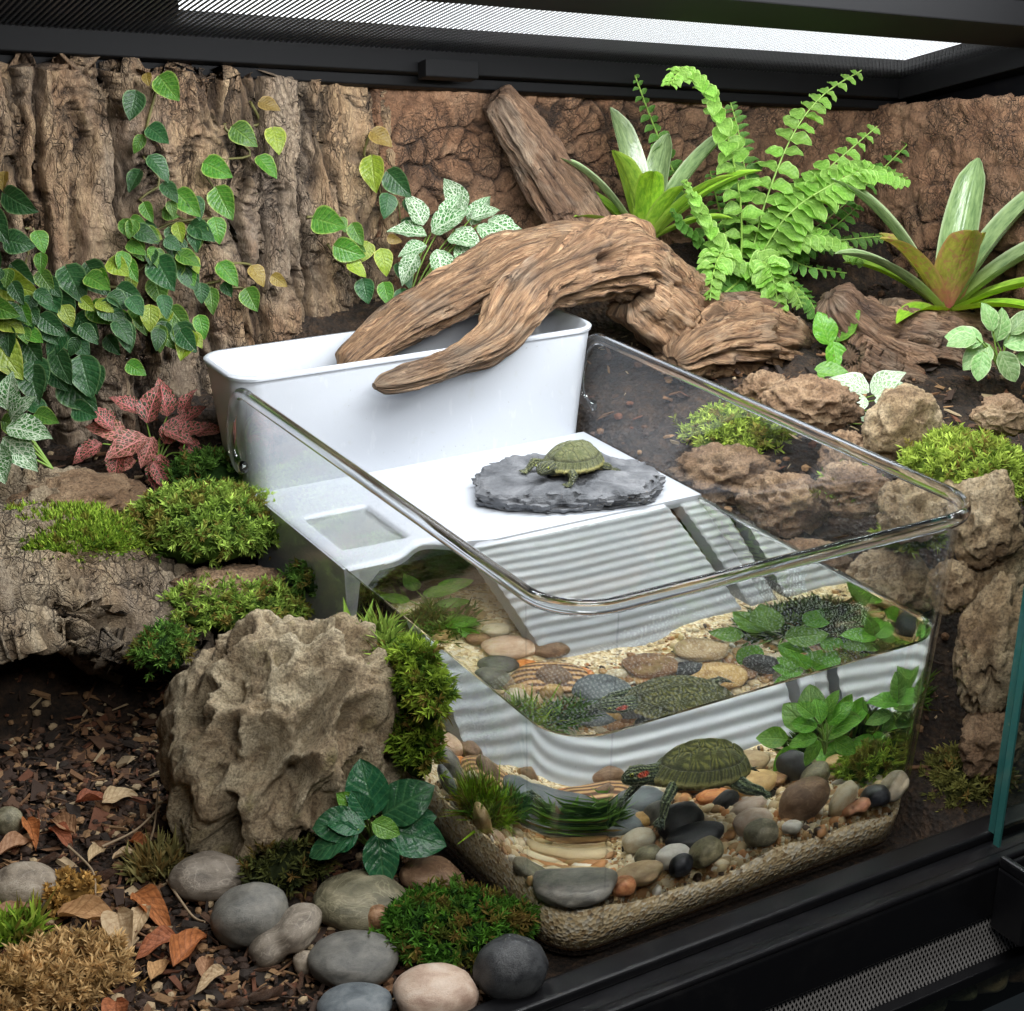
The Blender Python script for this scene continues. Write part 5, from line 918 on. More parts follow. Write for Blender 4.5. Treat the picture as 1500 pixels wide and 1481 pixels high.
V4 = [((-0.1148, 0.56, 0.3593), 0.0136, -90, 3), ((-0.1139, 0.56, 0.3432), 0.0292, -25, 0), ((-0.1226, 0.56, 0.3283), 0.0293, -60, 0), ((-0.1123, 0.56, 0.3075), 0.0237, -20, 0), ((-0.0897, 0.56, 0.3102), 0.0179, -60, 1), ((-0.0933, 0.56, 0.298), 0.0179, -90, 1), ((-0.1249, 0.56, 0.3038), 0.0167, -70, 0), ((-0.1244, 0.56, 0.2837), 0.0307, -30, 2), ((-0.1037, 0.56, 0.266), 0.0221, -80, 0), ((-0.1273, 0.56, 0.2535), 0.0259, -20, 2), ((-0.1313, 0.56, 0.2385), 0.035, -60, 2), ((-0.1101, 0.56, 0.2513), 0.0251, -50, 0), ((-0.0955, 0.56, 0.2442), 0.0233, -60, 0), ((-0.109, 0.56, 0.2355), 0.0303, -60, 0), ((-0.0846, 0.56, 0.2216), 0.0307, -65, 0), ((-0.0669, 0.56, 0.2138), 0.031, -70, 0), ((-0.1035, 0.56, 0.211), 0.0306, -70, 0), ((-0.0838, 0.56, 0.2001), 0.0361, -40, 0), ((-0.1158, 0.56, 0.1888), 0.0255, -30, 0), ((-0.0957, 0.56, 0.2125), 0.0235, -60, 0), ((-0.1283, 0.56, 0.2172), 0.0252, -60, 0), ((-0.0569, 0.56, 0.207), 0.0229, -80, 0), ((-0.1273, 0.56, 0.1745), 0.0235, -20, 1), ((-0.1015, 0.56, 0.1757), 0.0206, -20, 1), ((-0.0751, 0.56, 0.177), 0.0208, -30, 0), ((-0.1288, 0.56, 0.2639), 0.0228, -30, 1), ((-0.1127, 0.56, 0.2773), 0.0199, -60, 0), ((-0.0905, 0.56, 0.2721), 0.0231, -70, 0), ((-0.0969, 0.56, 0.2856), 0.02, -60, 1), ((-0.1162, 0.56, 0.2928), 0.0198, -40, 0), ((-0.092, 0.56, 0.2797), 0.0176, -50, 0), ((-0.1193, 0.56, 0.26), 0.0222, -30, 0), ((-0.05, 0.56, 0.2547), 0.0216, -30, 0), ((-0.1008, 0.56, 0.2164), 0.0219, -60, 0), ((-0.0998, 0.56, 0.2647), 0.0197, -110, 0), ((-0.1178, 0.56, 0.244), 0.0201, -90, 0), ((-0.1032, 0.56, 0.2524), 0.0149, -90, 0), ((-0.1272, 0.56, 0.2694), 0.0202, -60, 1), ((-0.1003, 0.56, 0.2559), 0.0167, -70, 0), ((-0.0935, 0.56, 0.2678), 0.0213, -30, 0), ((-0.0629, 0.56, 0.2053), 0.0194, -110, 1), ((0.0119, 0.56, 0.2246), 0.0191, -50, 0), ((-0.0646, 0.56, 0.2384), 0.0202, -50, 0), ((-0.1118, 0.56, 0.2852), 0.016, -90, 1), ((-0.125, 0.56, 0.2641), 0.0147, -60, 2), ((-0.0253, 0.56, 0.2543), 0.0175, -60, 0), ((-0.0097, 0.56, 0.2457), 0.0235, -90, 2), ((-0.0022, 0.56, 0.2542), 0.0165, -70, 0), ((-0.1088, 0.56, 0.2603), 0.0227, -60, 1), ((-0.1251, 0.56, 0.2879), 0.0153, -60, 0), ((-0.0424, 0.56, 0.2475), 0.0164, -50, 0), ((-0.1179, 0.56, 0.2863), 0.0154, -110, 0), ((-0.0375, 0.56, 0.2383), 0.02, -60, 0), ((-0.1119, 0.56, 0.2492), 0.0211, -70, 2), ((0.0249, 0.56, 0.2359), 0.0172, -70, 1), ((-0.1238, 0.56, 0.2591), 0.0162, -70, 0), ((-0.0515, 0.56, 0.2807), 0.0166, -50, 1), ((-0.097, 0.56, 0.2704), 0.0219, -50, 0), ((-0.1254, 0.56, 0.2198), 0.0192, -90, 1), ((0.02, 0.56, 0.2221), 0.0233, -110, 2), ((-0.123, 0.56, 0.2616), 0.0178, -90, 0), ((-0.0804, 0.56, 0.2351), 0.0216, -110, 0), ((-0.0038, 0.56, 0.2354), 0.0209, -110, 0), ((-0.0783, 0.56, 0.2557), 0.0188, -60, 2), ((0.0209, 0.56, 0.2208), 0.0155, -50, 2), ((-0.0331, 0.56, 0.2359), 0.0215, -70, 0), ((-0.1073, 0.56, 0.2423), 0.0165, -70, 1), ((0.0064, 0.56, 0.2323), 0.0232, -50, 0), ((-0.026, 0.56, 0.2541), 0.0228, -70, 1), ((-0.0609, 0.56, 0.2781), 0.0206, -30, 1), ((-0.0431, 0.56, 0.262), 0.0216, -30, 0), ((-0.1208, 0.56, 0.223), 0.0223, -60, 0), ((-0.0465, 0.56, 0.2526), 0.0217, -60, 1), ((-0.0949, 0.56, 0.2504), 0.0229, -30, 0), ((-0.1137, 0.56, 0.2423), 0.0221, -90, 1), ((-0.0685, 0.56, 0.2292), 0.0185, -110, 0), ((-0.0348, 0.56, 0.2068), 0.0192, -30, 1), ((-0.1076, 0.56, 0.2216), 0.0158, -50, 0), ((-0.054, 0.56, 0.2569), 0.0194, -30, 2), ((-0.1058, 0.56, 0.2391), 0.0152, -30, 1), ((-0.0089, 0.56, 0.2302), 0.0197, -90, 0), ((-0.0666, 0.56, 0.262), 0.0164, -50, 2), ((-0.1263, 0.56, 0.2874), 0.0219, -90, 1), ((-0.0093, 0.56, 0.2329), 0.0236, -90, 1), ((-0.0359, 0.56, 0.2464), 0.0158, -90, 0)]
V5 = [((0.2018, 0.612, 0.3573), 0.0215, -40, 3), ((0.1997, 0.612, 0.3383), 0.0284, -95, 2), ((0.2154, 0.612, 0.3241), 0.0286, -40, 0), ((0.2152, 0.612, 0.304), 0.0265, -100, 0), ((0.2346, 0.612, 0.2993), 0.0232, -60, 0), ((0.2312, 0.612, 0.2821), 0.0198, -60, 0)]
V6 = [((0.1363, 0.585, 0.2964), 0.0276, -20, 1), ((0.1576, 0.585, 0.2943), 0.0167, -60, 1), ((0.1698, 0.585, 0.2875), 0.0191, -70, 1), ((0.154, 0.585, 0.2721), 0.0235, -20, 1), ((0.182, 0.585, 0.2721), 0.0204, -100, 2), ((0.1946, 0.585, 0.265), 0.0262, -70, 2), ((0.1661, 0.585, 0.2565), 0.0215, -25, 2), ((0.1783, 0.585, 0.2407), 0.0262, -85, 0), ((0.1974, 0.585, 0.2356), 0.023, -80, 1), ((0.2104, 0.585, 0.2517), 0.023, -60, 0), ((0.2011, 0.585, 0.2759), 0.0148, -20, 3), ((0.1695, 0.585, 0.2733), 0.0169, -40, 1), ((0.2135, 0.585, 0.2278), 0.0208, -80, 0)]
rv = random.Random(11)
def vine(rows, label, path, jit=.012, group='creeping fig vines on the rear wall'):
    P0 = Vector(rows[0][0]); t = empty('creeping_vine', P0, label, 'vine', group)
    for (P, s_, a, mi) in rows:
        p = Vector(P)+TOCAM*rv.uniform(.0, 1)*jit
        nr = (TOCAM*1.0+Vector((rv.uniform(-.6, .6), rv.uniform(-.4, .2), rv.uniform(-.3, .7))))
        d = imgdir(a+rv.uniform(-10, 10))+TOCAM*rv.uniform(-.05, .3)
        for it in range(14):
            tp = p+d.normalized()*s_
            if p.x < .25 and (p.y > cork_y(p.x, p.z)-.008 or tp.y > cork_y(min(tp.x, .24), tp.z)-.006): p = p+TOCAM*.003
            else: break
        FIG.place(t, p, nr, d, s_*rv.uniform(.72, 1.05), mi, rv.randrange(3), rv.uniform(.82, 1.1))
    for pth in path: stem('stem', [Vector(rows[i][0])+Vector((0, cork_y(rows[i][0][0], rows[i][0][2])-rows[i][0][1]-.003 if rows[i][0][0] < .24 else 0, 0)) for i in pth], .0013, t)
    return t
vine(V1, 'creeping fig vine with small dark green leaves climbing the cork slab to the lid', [(0, 2, 4, 6, 8, 11, 15, 20, 26), (15, 16, 14, 22, 30), (20, 28, 34), (26, 33, 36)])
vine(V2, 'short fig vine with lime and yellow-green leaves on the pale cork', [(0, 2, 1, 3, 4, 5)])
vine(V3, 'small fig vine sprig with two bronze leaves low on the cork slab', [(0, 1, 5), (4, 2, 3)])
vine(V4, 'dense fig vine mass with bright lime leaves at the left end of the cork slab', [(0, 1, 2, 6, 7, 9), (3, 4, 5, 8, 11, 13, 15), (16, 17, 18)], .03)
vine(V5, 'single trailing fig vine on the brown background beside the cork slab', [(0, 1, 2, 3, 4, 5)])
vine(V6, 'fig vine tuft growing between the cork slab and the white-veined plant', [(0, 1, 2, 4, 7), (3, 6, 8)], .02)
# ---- nerve plants
FW = LeafSet('leaf', [leaf_mat('white_nerve_leaf', (S(52, 96, 50), S(84, 134, 70)), None, S(226, 236, 214), .92, 8, .6, .05, .04, 7.5, .45, .12, .25), leaf_mat('white_nerve_leaf_pale', (S(120, 150, 110), S(150, 176, 130)), S(206, 220, 196), S(232, 238, 224), .8, 8, .6, .05, .04, 8., .45, .12, .25)], shape='point', asp=.66, cup=.16, curl=.3, wav=.02)
FP = LeafSet('leaf', [leaf_mat('pink_nerve_leaf', (S(40, 52, 30), S(70, 76, 42)), None, S(232, 128, 130), .95, 8, .6, .05, .04, 7., .45, .2, .25), leaf_mat('pink_nerve_leaf_light', (S(84, 62, 46), S(116, 98, 62)), None, S(240, 150, 146), .95, 8, .6, .05, .04, 7., .45, .2, .25)], shape='point', asp=.62, cup=.18, curl=.35, wav=.03)
N1 = [((0.2333, 0.585, 0.2842), 0.0264, 115), ((0.2328, 0.578, 0.277), 0.0298, 172), ((0.2373, 0.578, 0.2794), 0.0321, 30), ((0.2354, 0.565, 0.2678), 0.0285, -75), ((0.2174, 0.565, 0.2656), 0.0261, -120), ((0.2284, 0.57, 0.2704), 0.0228, -160), ((0.2591, 0.57, 0.2701), 0.0323, -58), ((0.2592, 0.575, 0.2808), 0.0265, -35), ((0.2795, 0.585, 0.2856), 0.0233, 20), ((0.2756, 0.59, 0.2909), 0.0303, 120), ((0.2805, 0.575, 0.2816), 0.029, -40), ((0.2934, 0.58, 0.2841), 0.0292, -25), ((0.2824, 0.59, 0.2785), 0.027, 60), ((0.2501, 0.58, 0.2865), 0.0253, 60), ((0.248, 0.57, 0.2742), 0.0229, -10), ((0.3072, 0.58, 0.2751), 0.0235, -15)]
N2 = [((-0.0532, 0.525, 0.1622), 0.0279, 160), ((-0.0527, 0.52, 0.1555), 0.0247, -120), ((-0.0618, 0.53, 0.1675), 0.0227, 130), ((-0.0406, 0.515, 0.1632), 0.0319, -150), ((-0.026, 0.52, 0.1537), 0.024, 60), ((-0.0326, 0.51, 0.1497), 0.0289, -90), ((-0.0158, 0.525, 0.156), 0.0262, 20), ((-0.035, 0.53, 0.1686), 0.0281, 75), ((-0.0168, 0.535, 0.1697), 0.0273, 100), ((-0.008, 0.535, 0.1599), 0.0243, 40), ((-0.0077, 0.525, 0.1546), 0.0231, -60), ((-0.0111, 0.51, 0.146), 0.0292, -70), ((-0.0514, 0.51, 0.1475), 0.0216, -160), ((-0.0399, 0.505, 0.1471), 0.0237, -60), ((-0.0623, 0.515, 0.156), 0.0225, -100), ((-0.0381, 0.535, 0.1759), 0.0229, 150), ((0.0025, 0.53, 0.1542), 0.0212, 10), ((-0.0253, 0.52, 0.1646), 0.0229, -20), ((-0.0734, 0.52, 0.1617), 0.0235, -150), ((-0.037, 0.51, 0.1642), 0.0226, -110), ((-0.0041, 0.54, 0.1662), 0.0212, 70)]
N3 = [((-0.1457, 0.5, 0.2059), 0.0241, 80), ((-0.1493, 0.49, 0.1967), 0.0307, -10), ((-0.1535, 0.485, 0.1914), 0.0287, -40), ((-0.1575, 0.48, 0.1886), 0.0238, -80), ((-0.1453, 0.495, 0.1997), 0.0222, 50), ((-0.165, 0.48, 0.1848), 0.0238, -60)]
N4 = [((0.5291, 0.36, 0.1533), 0.0266, 150), ((0.5316, 0.36, 0.1517), 0.0255, 40), ((0.5301, 0.355, 0.1516), 0.0266, 10), ((0.5259, 0.35, 0.1494), 0.0265, -15), ((0.5163, 0.35, 0.1533), 0.0264, -150), ((0.5013, 0.345, 0.1469), 0.0194, 170), ((0.5221, 0.345, 0.1436), 0.0172, -60), ((0.5299, 0.345, 0.1302), 0.0197, 30), ((0.5263, 0.345, 0.129), 0.0173, 150)]
def nerve(rows, LS, mis, label, base, lift=.9):
    t = empty('nerve_plant', base, label, 'plant')
    for (P, s_, a) in rows:
        p = Vector(P); d = imgdir(a)+TOCAM*rv.uniform(.0, .45); nr = TOCAM*.75+Vector((0, 0, lift))+Vector((rv.uniform(-.3, .3), rv.uniform(-.3, .3), 0))
        LS.place(t, p, nr, d, s_*1.12, rv.choice(mis), rv.randrange(3), rv.uniform(.9, 1.1))
        if rv.random() < .6: stem('stem', [base, (Vector(base)+p)/2+Vector((0, .004, .004)), p], .0009, t, STEMG, 8, 5)
    return t
nerve(N1, FW, (0,), 'white-veined nerve plant in front of the brown background above the driftwood', (.215, .585, .21))
nerve(N2, FP, (0, 0, 1), 'pink-veined nerve plant beside the white planter box', (-.03, .525, .135))
nerve(N3, FW, (0,), 'white-veined nerve plant below the dense vine mass at the cork slab', (-.12, .49, .16))
N4 = [(tuple(Vector(P)+TOCAM*.05), s_*1.1, a) for P, s_, a in N4]
nerve(N4, FW, (1,), 'small pale nerve plant growing among the rocks right of the tub', (.47, .36, .13))
# ---- bromeliads
def strap(name, parent, base, az, el, L, w, mat, droop=.9, n=22, twist=0.):
    """long channelled leaf from base; az heading, el start elevation"""
    P = []; d = Vector((math.cos(az)*math.cos(el), math.sin(az)*math.cos(el), math.sin(el))); p = Vector(base); h = Vector((math.cos(az), math.sin(az), 0))
    for i in range(n):
        P.append(p.copy()); d = (d+Vector((0, 0, -1))*droop/n*(i/n)*1.6+h*.25/n).normalized(); p = p+d*L/(n-1)
    P = np.array(P); T = np.gradient(P, axis=0); T /= np.linalg.norm(T, axis=1)[:, None]; sd = np.cross(T, [0, 0, 1.]); sd /= np.linalg.norm(sd, axis=1)[:, None]+1e-9; up_ = np.cross(sd, T)
    t = np.linspace(0, 1, n); wd = w*.5*(.75+.35*np.sin(PI*np.clip(t*1.1, 0, 1)))*np.clip((1-t)/.16, 0.02, 1)**.6
    u = np.linspace(-1, 1, 9); V = P[:, None]+u[None, :, None]*wd[:, None, None]*sd[:, None]+(np.abs(u)**1.8*.55)[None, :, None]*wd[:, None, None]*up_[:, None]
    uv = np.stack([np.broadcast_to(u*.5+.5, (n, 9)), np.broadcast_to(t[:, None], (n, 9))], -1).reshape(-1, 2)
    o = ob(name, V.reshape(-1, 3), grid_faces(n, 9), mat, parent, uv=uv); o.location = -Vector(parent.location); return o
BG = leaf_mat('bromeliad_green', (S(92, 134, 38), S(150, 186, 60)), S(150, 172, 80), None, 0, 3, rough=.3, var=.18, transl=.3, basecol=S(150, 172, 70))
BD = leaf_mat('bromeliad_dark', (S(84, 108, 68), S(134, 156, 104)), S(164, 178, 140), None, 0, 3, rough=.25, var=.15, transl=.15, basecol=S(130, 150, 60))
BR = leaf_mat('bromeliad_red', (S(140, 144, 56), S(188, 184, 80)), S(190, 150, 100), None, 0, 3, rough=.3, var=.12, transl=.3, blotch=S(170, 120, 90), basecol=S(180, 104, 92))
BB = (0.4343, 0.545, 0.2592)
BC = (0.6955, 0.43, 0.1904)
FN = (0.5327, 0.525, 0.223)
AZC = math.atan2(-.792, -.484)                                       # heading towards the viewer's side of the case
AZR = math.atan2(-.5208, .8538)
br1 = empty('bromeliad', BB, 'green bromeliad with strap leaves behind the driftwood arch', 'bromeliad')
for az, el, L, w, m in [(AZR+PI+.1, 1.0, .105, .020, BD), (AZR+PI-.35, .75, .085, .017, BG), (AZR+PI+.9, 1.25, .10, .026, BG), (AZR+PI-.9, 1.35, .12, .026, BD), (AZR+.35, 1.1, .125, .024, BD), (AZR+.1, .8, .115, .020, BG), (AZR-.5, .95, .10, .020, BG), (AZC, 1.2, .085, .024, BG), (AZC+.6, 1.1, .075, .020, BG), (AZR+1.2, 1.25, .10, .022, BD), (AZR-.2, .55, .075, .014, BG), (AZR+PI+.4, .6, .07, .016, BG)]:
    strap('leaf', br1, Vector(BB)+Vector((math.cos(az), math.sin(az), 0))*.006, az, el, L, w, m, .75)
br2 = empty('bromeliad', BC, 'bromeliad with red centre and grey-green strap leaves by the side panel', 'bromeliad')
for az, el, L, w, m in [(AZR+PI-.1, 1.05, .135, .024, BD), (AZR+PI+.25, .72, .105, .019, BD), (AZR+PI-.5, .55, .085, .016, BG), (AZR+PI+.6, .95, .100, .019, BR), (AZR+.1, 1.15, .13, .026, BD), (AZR-.1, .80, .13, .025, BD), (AZR-.4, .55, .10, .018, BG), (AZC, 1.25, .085, .026, BR), (AZC+.4, 1.35, .075, .022, BR), (AZR+1.1, 1.35, .12, .024, BD), (AZR-.7, .35, .08, .015, BG), (AZR+PI+.9, .3, .08, .014, BG), (AZR+PI-.8, .9, .08, .018, BR)]:
    strap('leaf', br2, Vector(BC)+Vector((math.cos(az), math.sin(az), 0))*.006, az, el, L*1.2, w*1.3, m, .8)
# ---- fern
FERN = [leaf_mat('fern_leaf', (S(96, 140, 52), S(142, 184, 84)), S(180, 212, 122), None, 0, 5, rough=.45, var=.14, transl=.4, gloss=.3), leaf_mat('fern_leaf_deep', (S(68, 112, 44), S(104, 150, 66)), S(146, 186, 98), None, 0, 5, rough=.45, var=.14, transl=.4, gloss=.3)]
FL = LeafSet('leaflet', FERN, shape='blunt', asp=.80, cup=.2, curl=.25, wav=.05)
fern = empty('fern', FN, 'bright green sword fern with arching fronds behind the tub', 'fern')
FRONDS = [([(0.5287, 0.525, 0.2234), (0.5192, 0.52, 0.2877), (0.4948, 0.515, 0.3504), (0.4578, 0.5, 0.3949), (0.4244, 0.49, 0.4117), (0.4038, 0.48, 0.403)], 0.0207, 0, 24), ([(0.5367, 0.525, 0.2226), (0.555, 0.53, 0.2827), (0.5808, 0.53, 0.3422), (0.6086, 0.525, 0.3775), (0.6479, 0.52, 0.3983)], 0.0223, 0, 16), ([(0.5365, 0.52, 0.2237), (0.5632, 0.51, 0.2732), (0.5999, 0.5, 0.2996), (0.6381, 0.49, 0.3136), (0.6753, 0.475, 0.3038)], 0.0271, 0, 22), ([(0.5442, 0.53, 0.227), (0.584, 0.535, 0.2728), (0.6294, 0.535, 0.3068), (0.6831, 0.53, 0.3446)], 0.0226, 0, 17), ([(0.5205, 0.515, 0.2266), (0.4789, 0.5, 0.265), (0.4427, 0.485, 0.301), (0.4228, 0.475, 0.3247)], 0.0179, 0, 15), ([(0.5198, 0.51, 0.234), (0.5207, 0.49, 0.2196), (0.5262, 0.475, 0.1974), (0.528, 0.465, 0.1745)], 0.0207, 0, 13), ([(0.5164, 0.51, 0.2281), (0.5021, 0.485, 0.2105), (0.5033, 0.465, 0.1903), (0.5122, 0.455, 0.1729)], 0.0206, 1, 12), ([(0.524, 0.51, 0.2304), (0.5561, 0.495, 0.2207), (0.5778, 0.485, 0.2014), (0.5833, 0.475, 0.1839)], 0.0186, 1, 12), ([(0.5166, 0.515, 0.227), (0.4737, 0.5, 0.2351), (0.4361, 0.49, 0.2415)], 0.0168, 1, 11), ([(0.545, 0.54, 0.2183), (0.5253, 0.55, 0.2629), (0.5096, 0.555, 0.313)], 0.0187, 1, 15), ([(0.5531, 0.54, 0.2174), (0.6166, 0.54, 0.2365), (0.6666, 0.53, 0.24), (0.7005, 0.52, 0.2419)], 0.018, 1, 15), ([(0.5613, 0.55, 0.2143), (0.6492, 0.56, 0.249), (0.7263, 0.565, 0.2941), (0.784, 0.57, 0.3322)], 0.017, 1, 17), ([(0.5364, 0.56, 0.2214), (0.4954, 0.575, 0.2922), (0.465, 0.58, 0.3488), (0.4401, 0.58, 0.3975)], 0.0186, 1, 18), ([(0.5448, 0.53, 0.2205), (0.5588, 0.52, 0.2403), (0.5923, 0.51, 0.2261), (0.6342, 0.5, 0.2171)], 0.0175, 1, 12), ([(0.5158, 0.5, 0.2335), (0.5181, 0.48, 0.2437), (0.5166, 0.462, 0.2264), (0.5191, 0.455, 0.1969)], 0.0229, 0, 12), ([(0.516, 0.505, 0.2324), (0.4755, 0.485, 0.2563), (0.4499, 0.465, 0.2454), (0.4402, 0.455, 0.225)], 0.019, 0, 11), ([(0.536, 0.52, 0.2301), (0.5689, 0.505, 0.2549), (0.6045, 0.49, 0.2543), (0.6307, 0.475, 0.2326)], 0.0198, 0, 13), ([(0.5532, 0.55, 0.2152), (0.5556, 0.555, 0.278), (0.5467, 0.56, 0.334), (0.5359, 0.565, 0.3705)], 0.0201, 1, 18), ([(0.5288, 0.53, 0.2223), (0.4799, 0.52, 0.2547), (0.4483, 0.51, 0.2781), (0.4328, 0.505, 0.2924)], 0.017, 1, 12), ([(0.5531, 0.54, 0.2174), (0.5879, 0.535, 0.2341), (0.6316, 0.53, 0.25), (0.6712, 0.53, 0.2722)], 0.0216, 1, 15), ([(0.5088, 0.5, 0.2249), (0.4785, 0.485, 0.2195), (0.4489, 0.475, 0.2132), (0.4309, 0.47, 0.2075)], 0.0156, 1, 11), ([(0.5244, 0.505, 0.2252), (0.5352, 0.49, 0.2304), (0.5518, 0.48, 0.2182), (0.557, 0.47, 0.2011)], 0.0183, 0, 11)]
cnt = 0
for fi, (P, l, mi, k) in enumerate(FRONDS):
    f = stem('frond', P, .0011, fern, STEMG, 30, 5); C_ = spline(P, 200)
    T, N, B = frames(C_); joined = MB() if fi >= 7 and fi not in (14, 15, 16) else None
    for i in range(k*2):
        s_ = .08+.92*(i//2)/k+ (.012 if i % 2 else 0); s_ = min(s_, .995); j = int(s_*199); t_ = Vector(T[j]); p = Vector(C_[j])
        side = t_.cross(TOCAM*.6+Vector((0, 0, .8))+Vector((rv.uniform(-.2, .2), rv.uniform(-.2, .2), 0))).normalized()*(1 if i % 2 else -1)
        nr = (TOCAM*.6+Vector((0, 0, .8))+Vector((rv.uniform(-.35, .35), rv.uniform(-.35, .35), rv.uniform(-.1, .3)))); d = side+t_*rv.uniform(.2, .5)+Vector((0, 0, -.15+rv.uniform(-.15, .15)))
        sz = l*1.02*(1-.70*s_**2.2)*min(1, .5+s_*3)*rv.uniform(.85, 1.1)
        if joined is None:
            o = FL.place(None, p, nr, d, sz, mi, rv.randrange(3), rv.uniform(.9, 1.15)); o.parent = f; cnt += 1
        else:
            V, F, uv = leaf_geo(shape='blunt', asp=.62, cup=.2, curl=.25, wav=.05, nu=5, nv=6); dd = d.normalized(); nn = (nr-dd*nr.dot(dd)).normalized(); xx = dd.cross(nn)
            joined.add(V@np.array(Matrix((xx*sz, dd*sz, nn*sz)))+np.array(p), F, uv)
    if joined is not None:
        o = joined.build('leaflet', FERN[mi], None); o.parent = f; o['kind'] = 'stuff'
# ---- small broadleaf plants
GL = [leaf_mat('anubias_leaf', (S(24, 70, 46), S(46, 98, 60)), None, S(96, 140, 90), .35, 6, rough=.28, var=.2, transl=.12), leaf_mat('bright_leaf', (S(70, 130, 36), S(116, 170, 56)), None, S(150, 190, 96), .3, 5, rough=.32, var=.2, transl=.35), leaf_mat('pale_sprig_leaf', (S(96, 140, 76), S(150, 180, 120)), S(190, 206, 160), S(190, 206, 160), .4, 5, rough=.4, var=.2, transl=.3)]
BL = LeafSet('leaf', GL, shape='oval', asp=.70, cup=.12, curl=.2, wav=.02)
AN = [((-0.0488, 0.12, 0.0515), 0.0313, 105, 0), ((-0.0434, 0.12, 0.0499), 0.0322, 35, 0), ((-0.0438, 0.115, 0.0434), 0.0338, -12, 0), ((-0.0516, 0.11, 0.0464), 0.0287, -80, 0), ((-0.0592, 0.115, 0.0529), 0.0262, -175, 0), ((-0.0639, 0.11, 0.0526), 0.0213, -155, 0), ((-0.0585, 0.112, 0.0521), 0.0198, 170, 0), ((-0.0683, 0.11, 0.0494), 0.026, -160, 0), ((-0.0575, 0.105, 0.058), 0.0157, -20, 1), ((-0.0543, 0.125, 0.0528), 0.0177, 140, 1), ((-0.0533, 0.118, 0.0517), 0.0184, 120, 0), ((-0.0367, 0.12, 0.0431), 0.0243, 10, 0)]
S1 = [((0.5556, 0.42, 0.1824), 0.03, 60, 1), ((0.548, 0.42, 0.1803), 0.0275, 110, 1), ((0.547, 0.415, 0.1848), 0.0262, -80, 1), ((0.5588, 0.42, 0.1881), 0.0216, 30, 1)]
S2 = [((0.513, 0.4, 0.1658), 0.0317, -5, 1), ((0.5487, 0.4, 0.1576), 0.0202, 170, 1)]
S3 = [((0.6401, 0.33, 0.1942), 0.0293, 170, 2), ((0.649, 0.33, 0.1899), 0.0294, -140, 2), ((0.6569, 0.33, 0.1919), 0.0259, 80, 2), ((0.6659, 0.33, 0.1876), 0.0296, 20, 2), ((0.6572, 0.325, 0.184), 0.0271, -60, 2), ((0.6362, 0.325, 0.1869), 0.0234, -100, 2), ((0.6727, 0.33, 0.1959), 0.026, 50, 2), ((0.6313, 0.33, 0.1984), 0.0233, -170, 2), ((0.651, 0.33, 0.2018), 0.0235, 110, 2), ((0.679, 0.325, 0.1779), 0.0261, -20, 2)]
Q1 = [((0.2148, 0.05, 0.0844), 0.017, 110, 1), ((0.2122, 0.05, 0.0827), 0.0179, 165, 1), ((0.2119, 0.048, 0.0762), 0.0187, -170, 1), ((0.2182, 0.052, 0.0876), 0.0171, 70, 1), ((0.2204, 0.05, 0.0829), 0.0188, 40, 1), ((0.2237, 0.05, 0.0772), 0.0197, 20, 1), ((0.2262, 0.048, 0.0699), 0.0181, -30, 1), ((0.2138, 0.046, 0.0739), 0.017, -120, 1), ((0.2297, 0.052, 0.0822), 0.0172, 65, 1), ((0.2098, 0.052, 0.0899), 0.0153, 140, 1)]
Q2 = [((0.2914, 0.07, 0.0732), 0.0225, 165, 1), ((0.2941, 0.07, 0.0749), 0.0198, 110, 1), ((0.3035, 0.07, 0.07), 0.0208, 40, 1), ((0.3104, 0.07, 0.0632), 0.02, 10, 1), ((0.2972, 0.068, 0.0647), 0.0181, -150, 1), ((0.3155, 0.07, 0.0695), 0.0182, 70, 1), ((0.2851, 0.068, 0.0679), 0.0179, -170, 1)]
Q3 = [((0.2458, 0.1275, 0.05), 0.0259, 130, 1), ((0.2468, 0.1218, 0.055), 0.0276, 100, 1), ((0.2515, 0.1131, 0.05), 0.0275, 20, 1), ((0.2444, 0.1113, 0.045), 0.0256, -30, 1), ((0.2326, 0.118, 0.045), 0.0229, -120, 1), ((0.2338, 0.1339, 0.045), 0.0213, 170, 1), ((0.2793, 0.125, 0.045), 0.0253, 50, 1), ((0.2743, 0.1048, 0.04), 0.0231, -20, 1), ((0.296, 0.1092, 0.04), 0.0234, 20, 1), ((0.2562, 0.1042, 0.04), 0.0211, -70, 1), ((0.2941, 0.0935, 0.04), 0.0213, -40, 1), ((0.3188, 0.1076, 0.04), 0.0217, 40, 1), ((0.3206, 0.0894, 0.04), 0.0205, 10, 1), ((0.317, 0.1262, 0.04), 0.021, 90, 1), ((0.3462, 0.1036, 0.04), 0.021, 60, 1)]
Q4 = [((0.0738, 0.2878, 0.05), 0.024, 25, 1), ((0.085, 0.2886, 0.055), 0.0241, 20, 1), ((0.0722, 0.2948, 0.05), 0.0222, 110, 1), ((0.0628, 0.2871, 0.045), 0.0211, 160, 1), ((0.0768, 0.2735, 0.045), 0.021, 10, 1), ((0.0753, 0.2562, 0.04), 0.0217, -10, 1), ((0.0684, 0.2486, 0.04), 0.0215, 20, 1), ((0.0644, 0.2508, 0.04), 0.0206, -160, 1), ((0.0741, 0.2398, 0.04), 0.0205, -30, 1)]
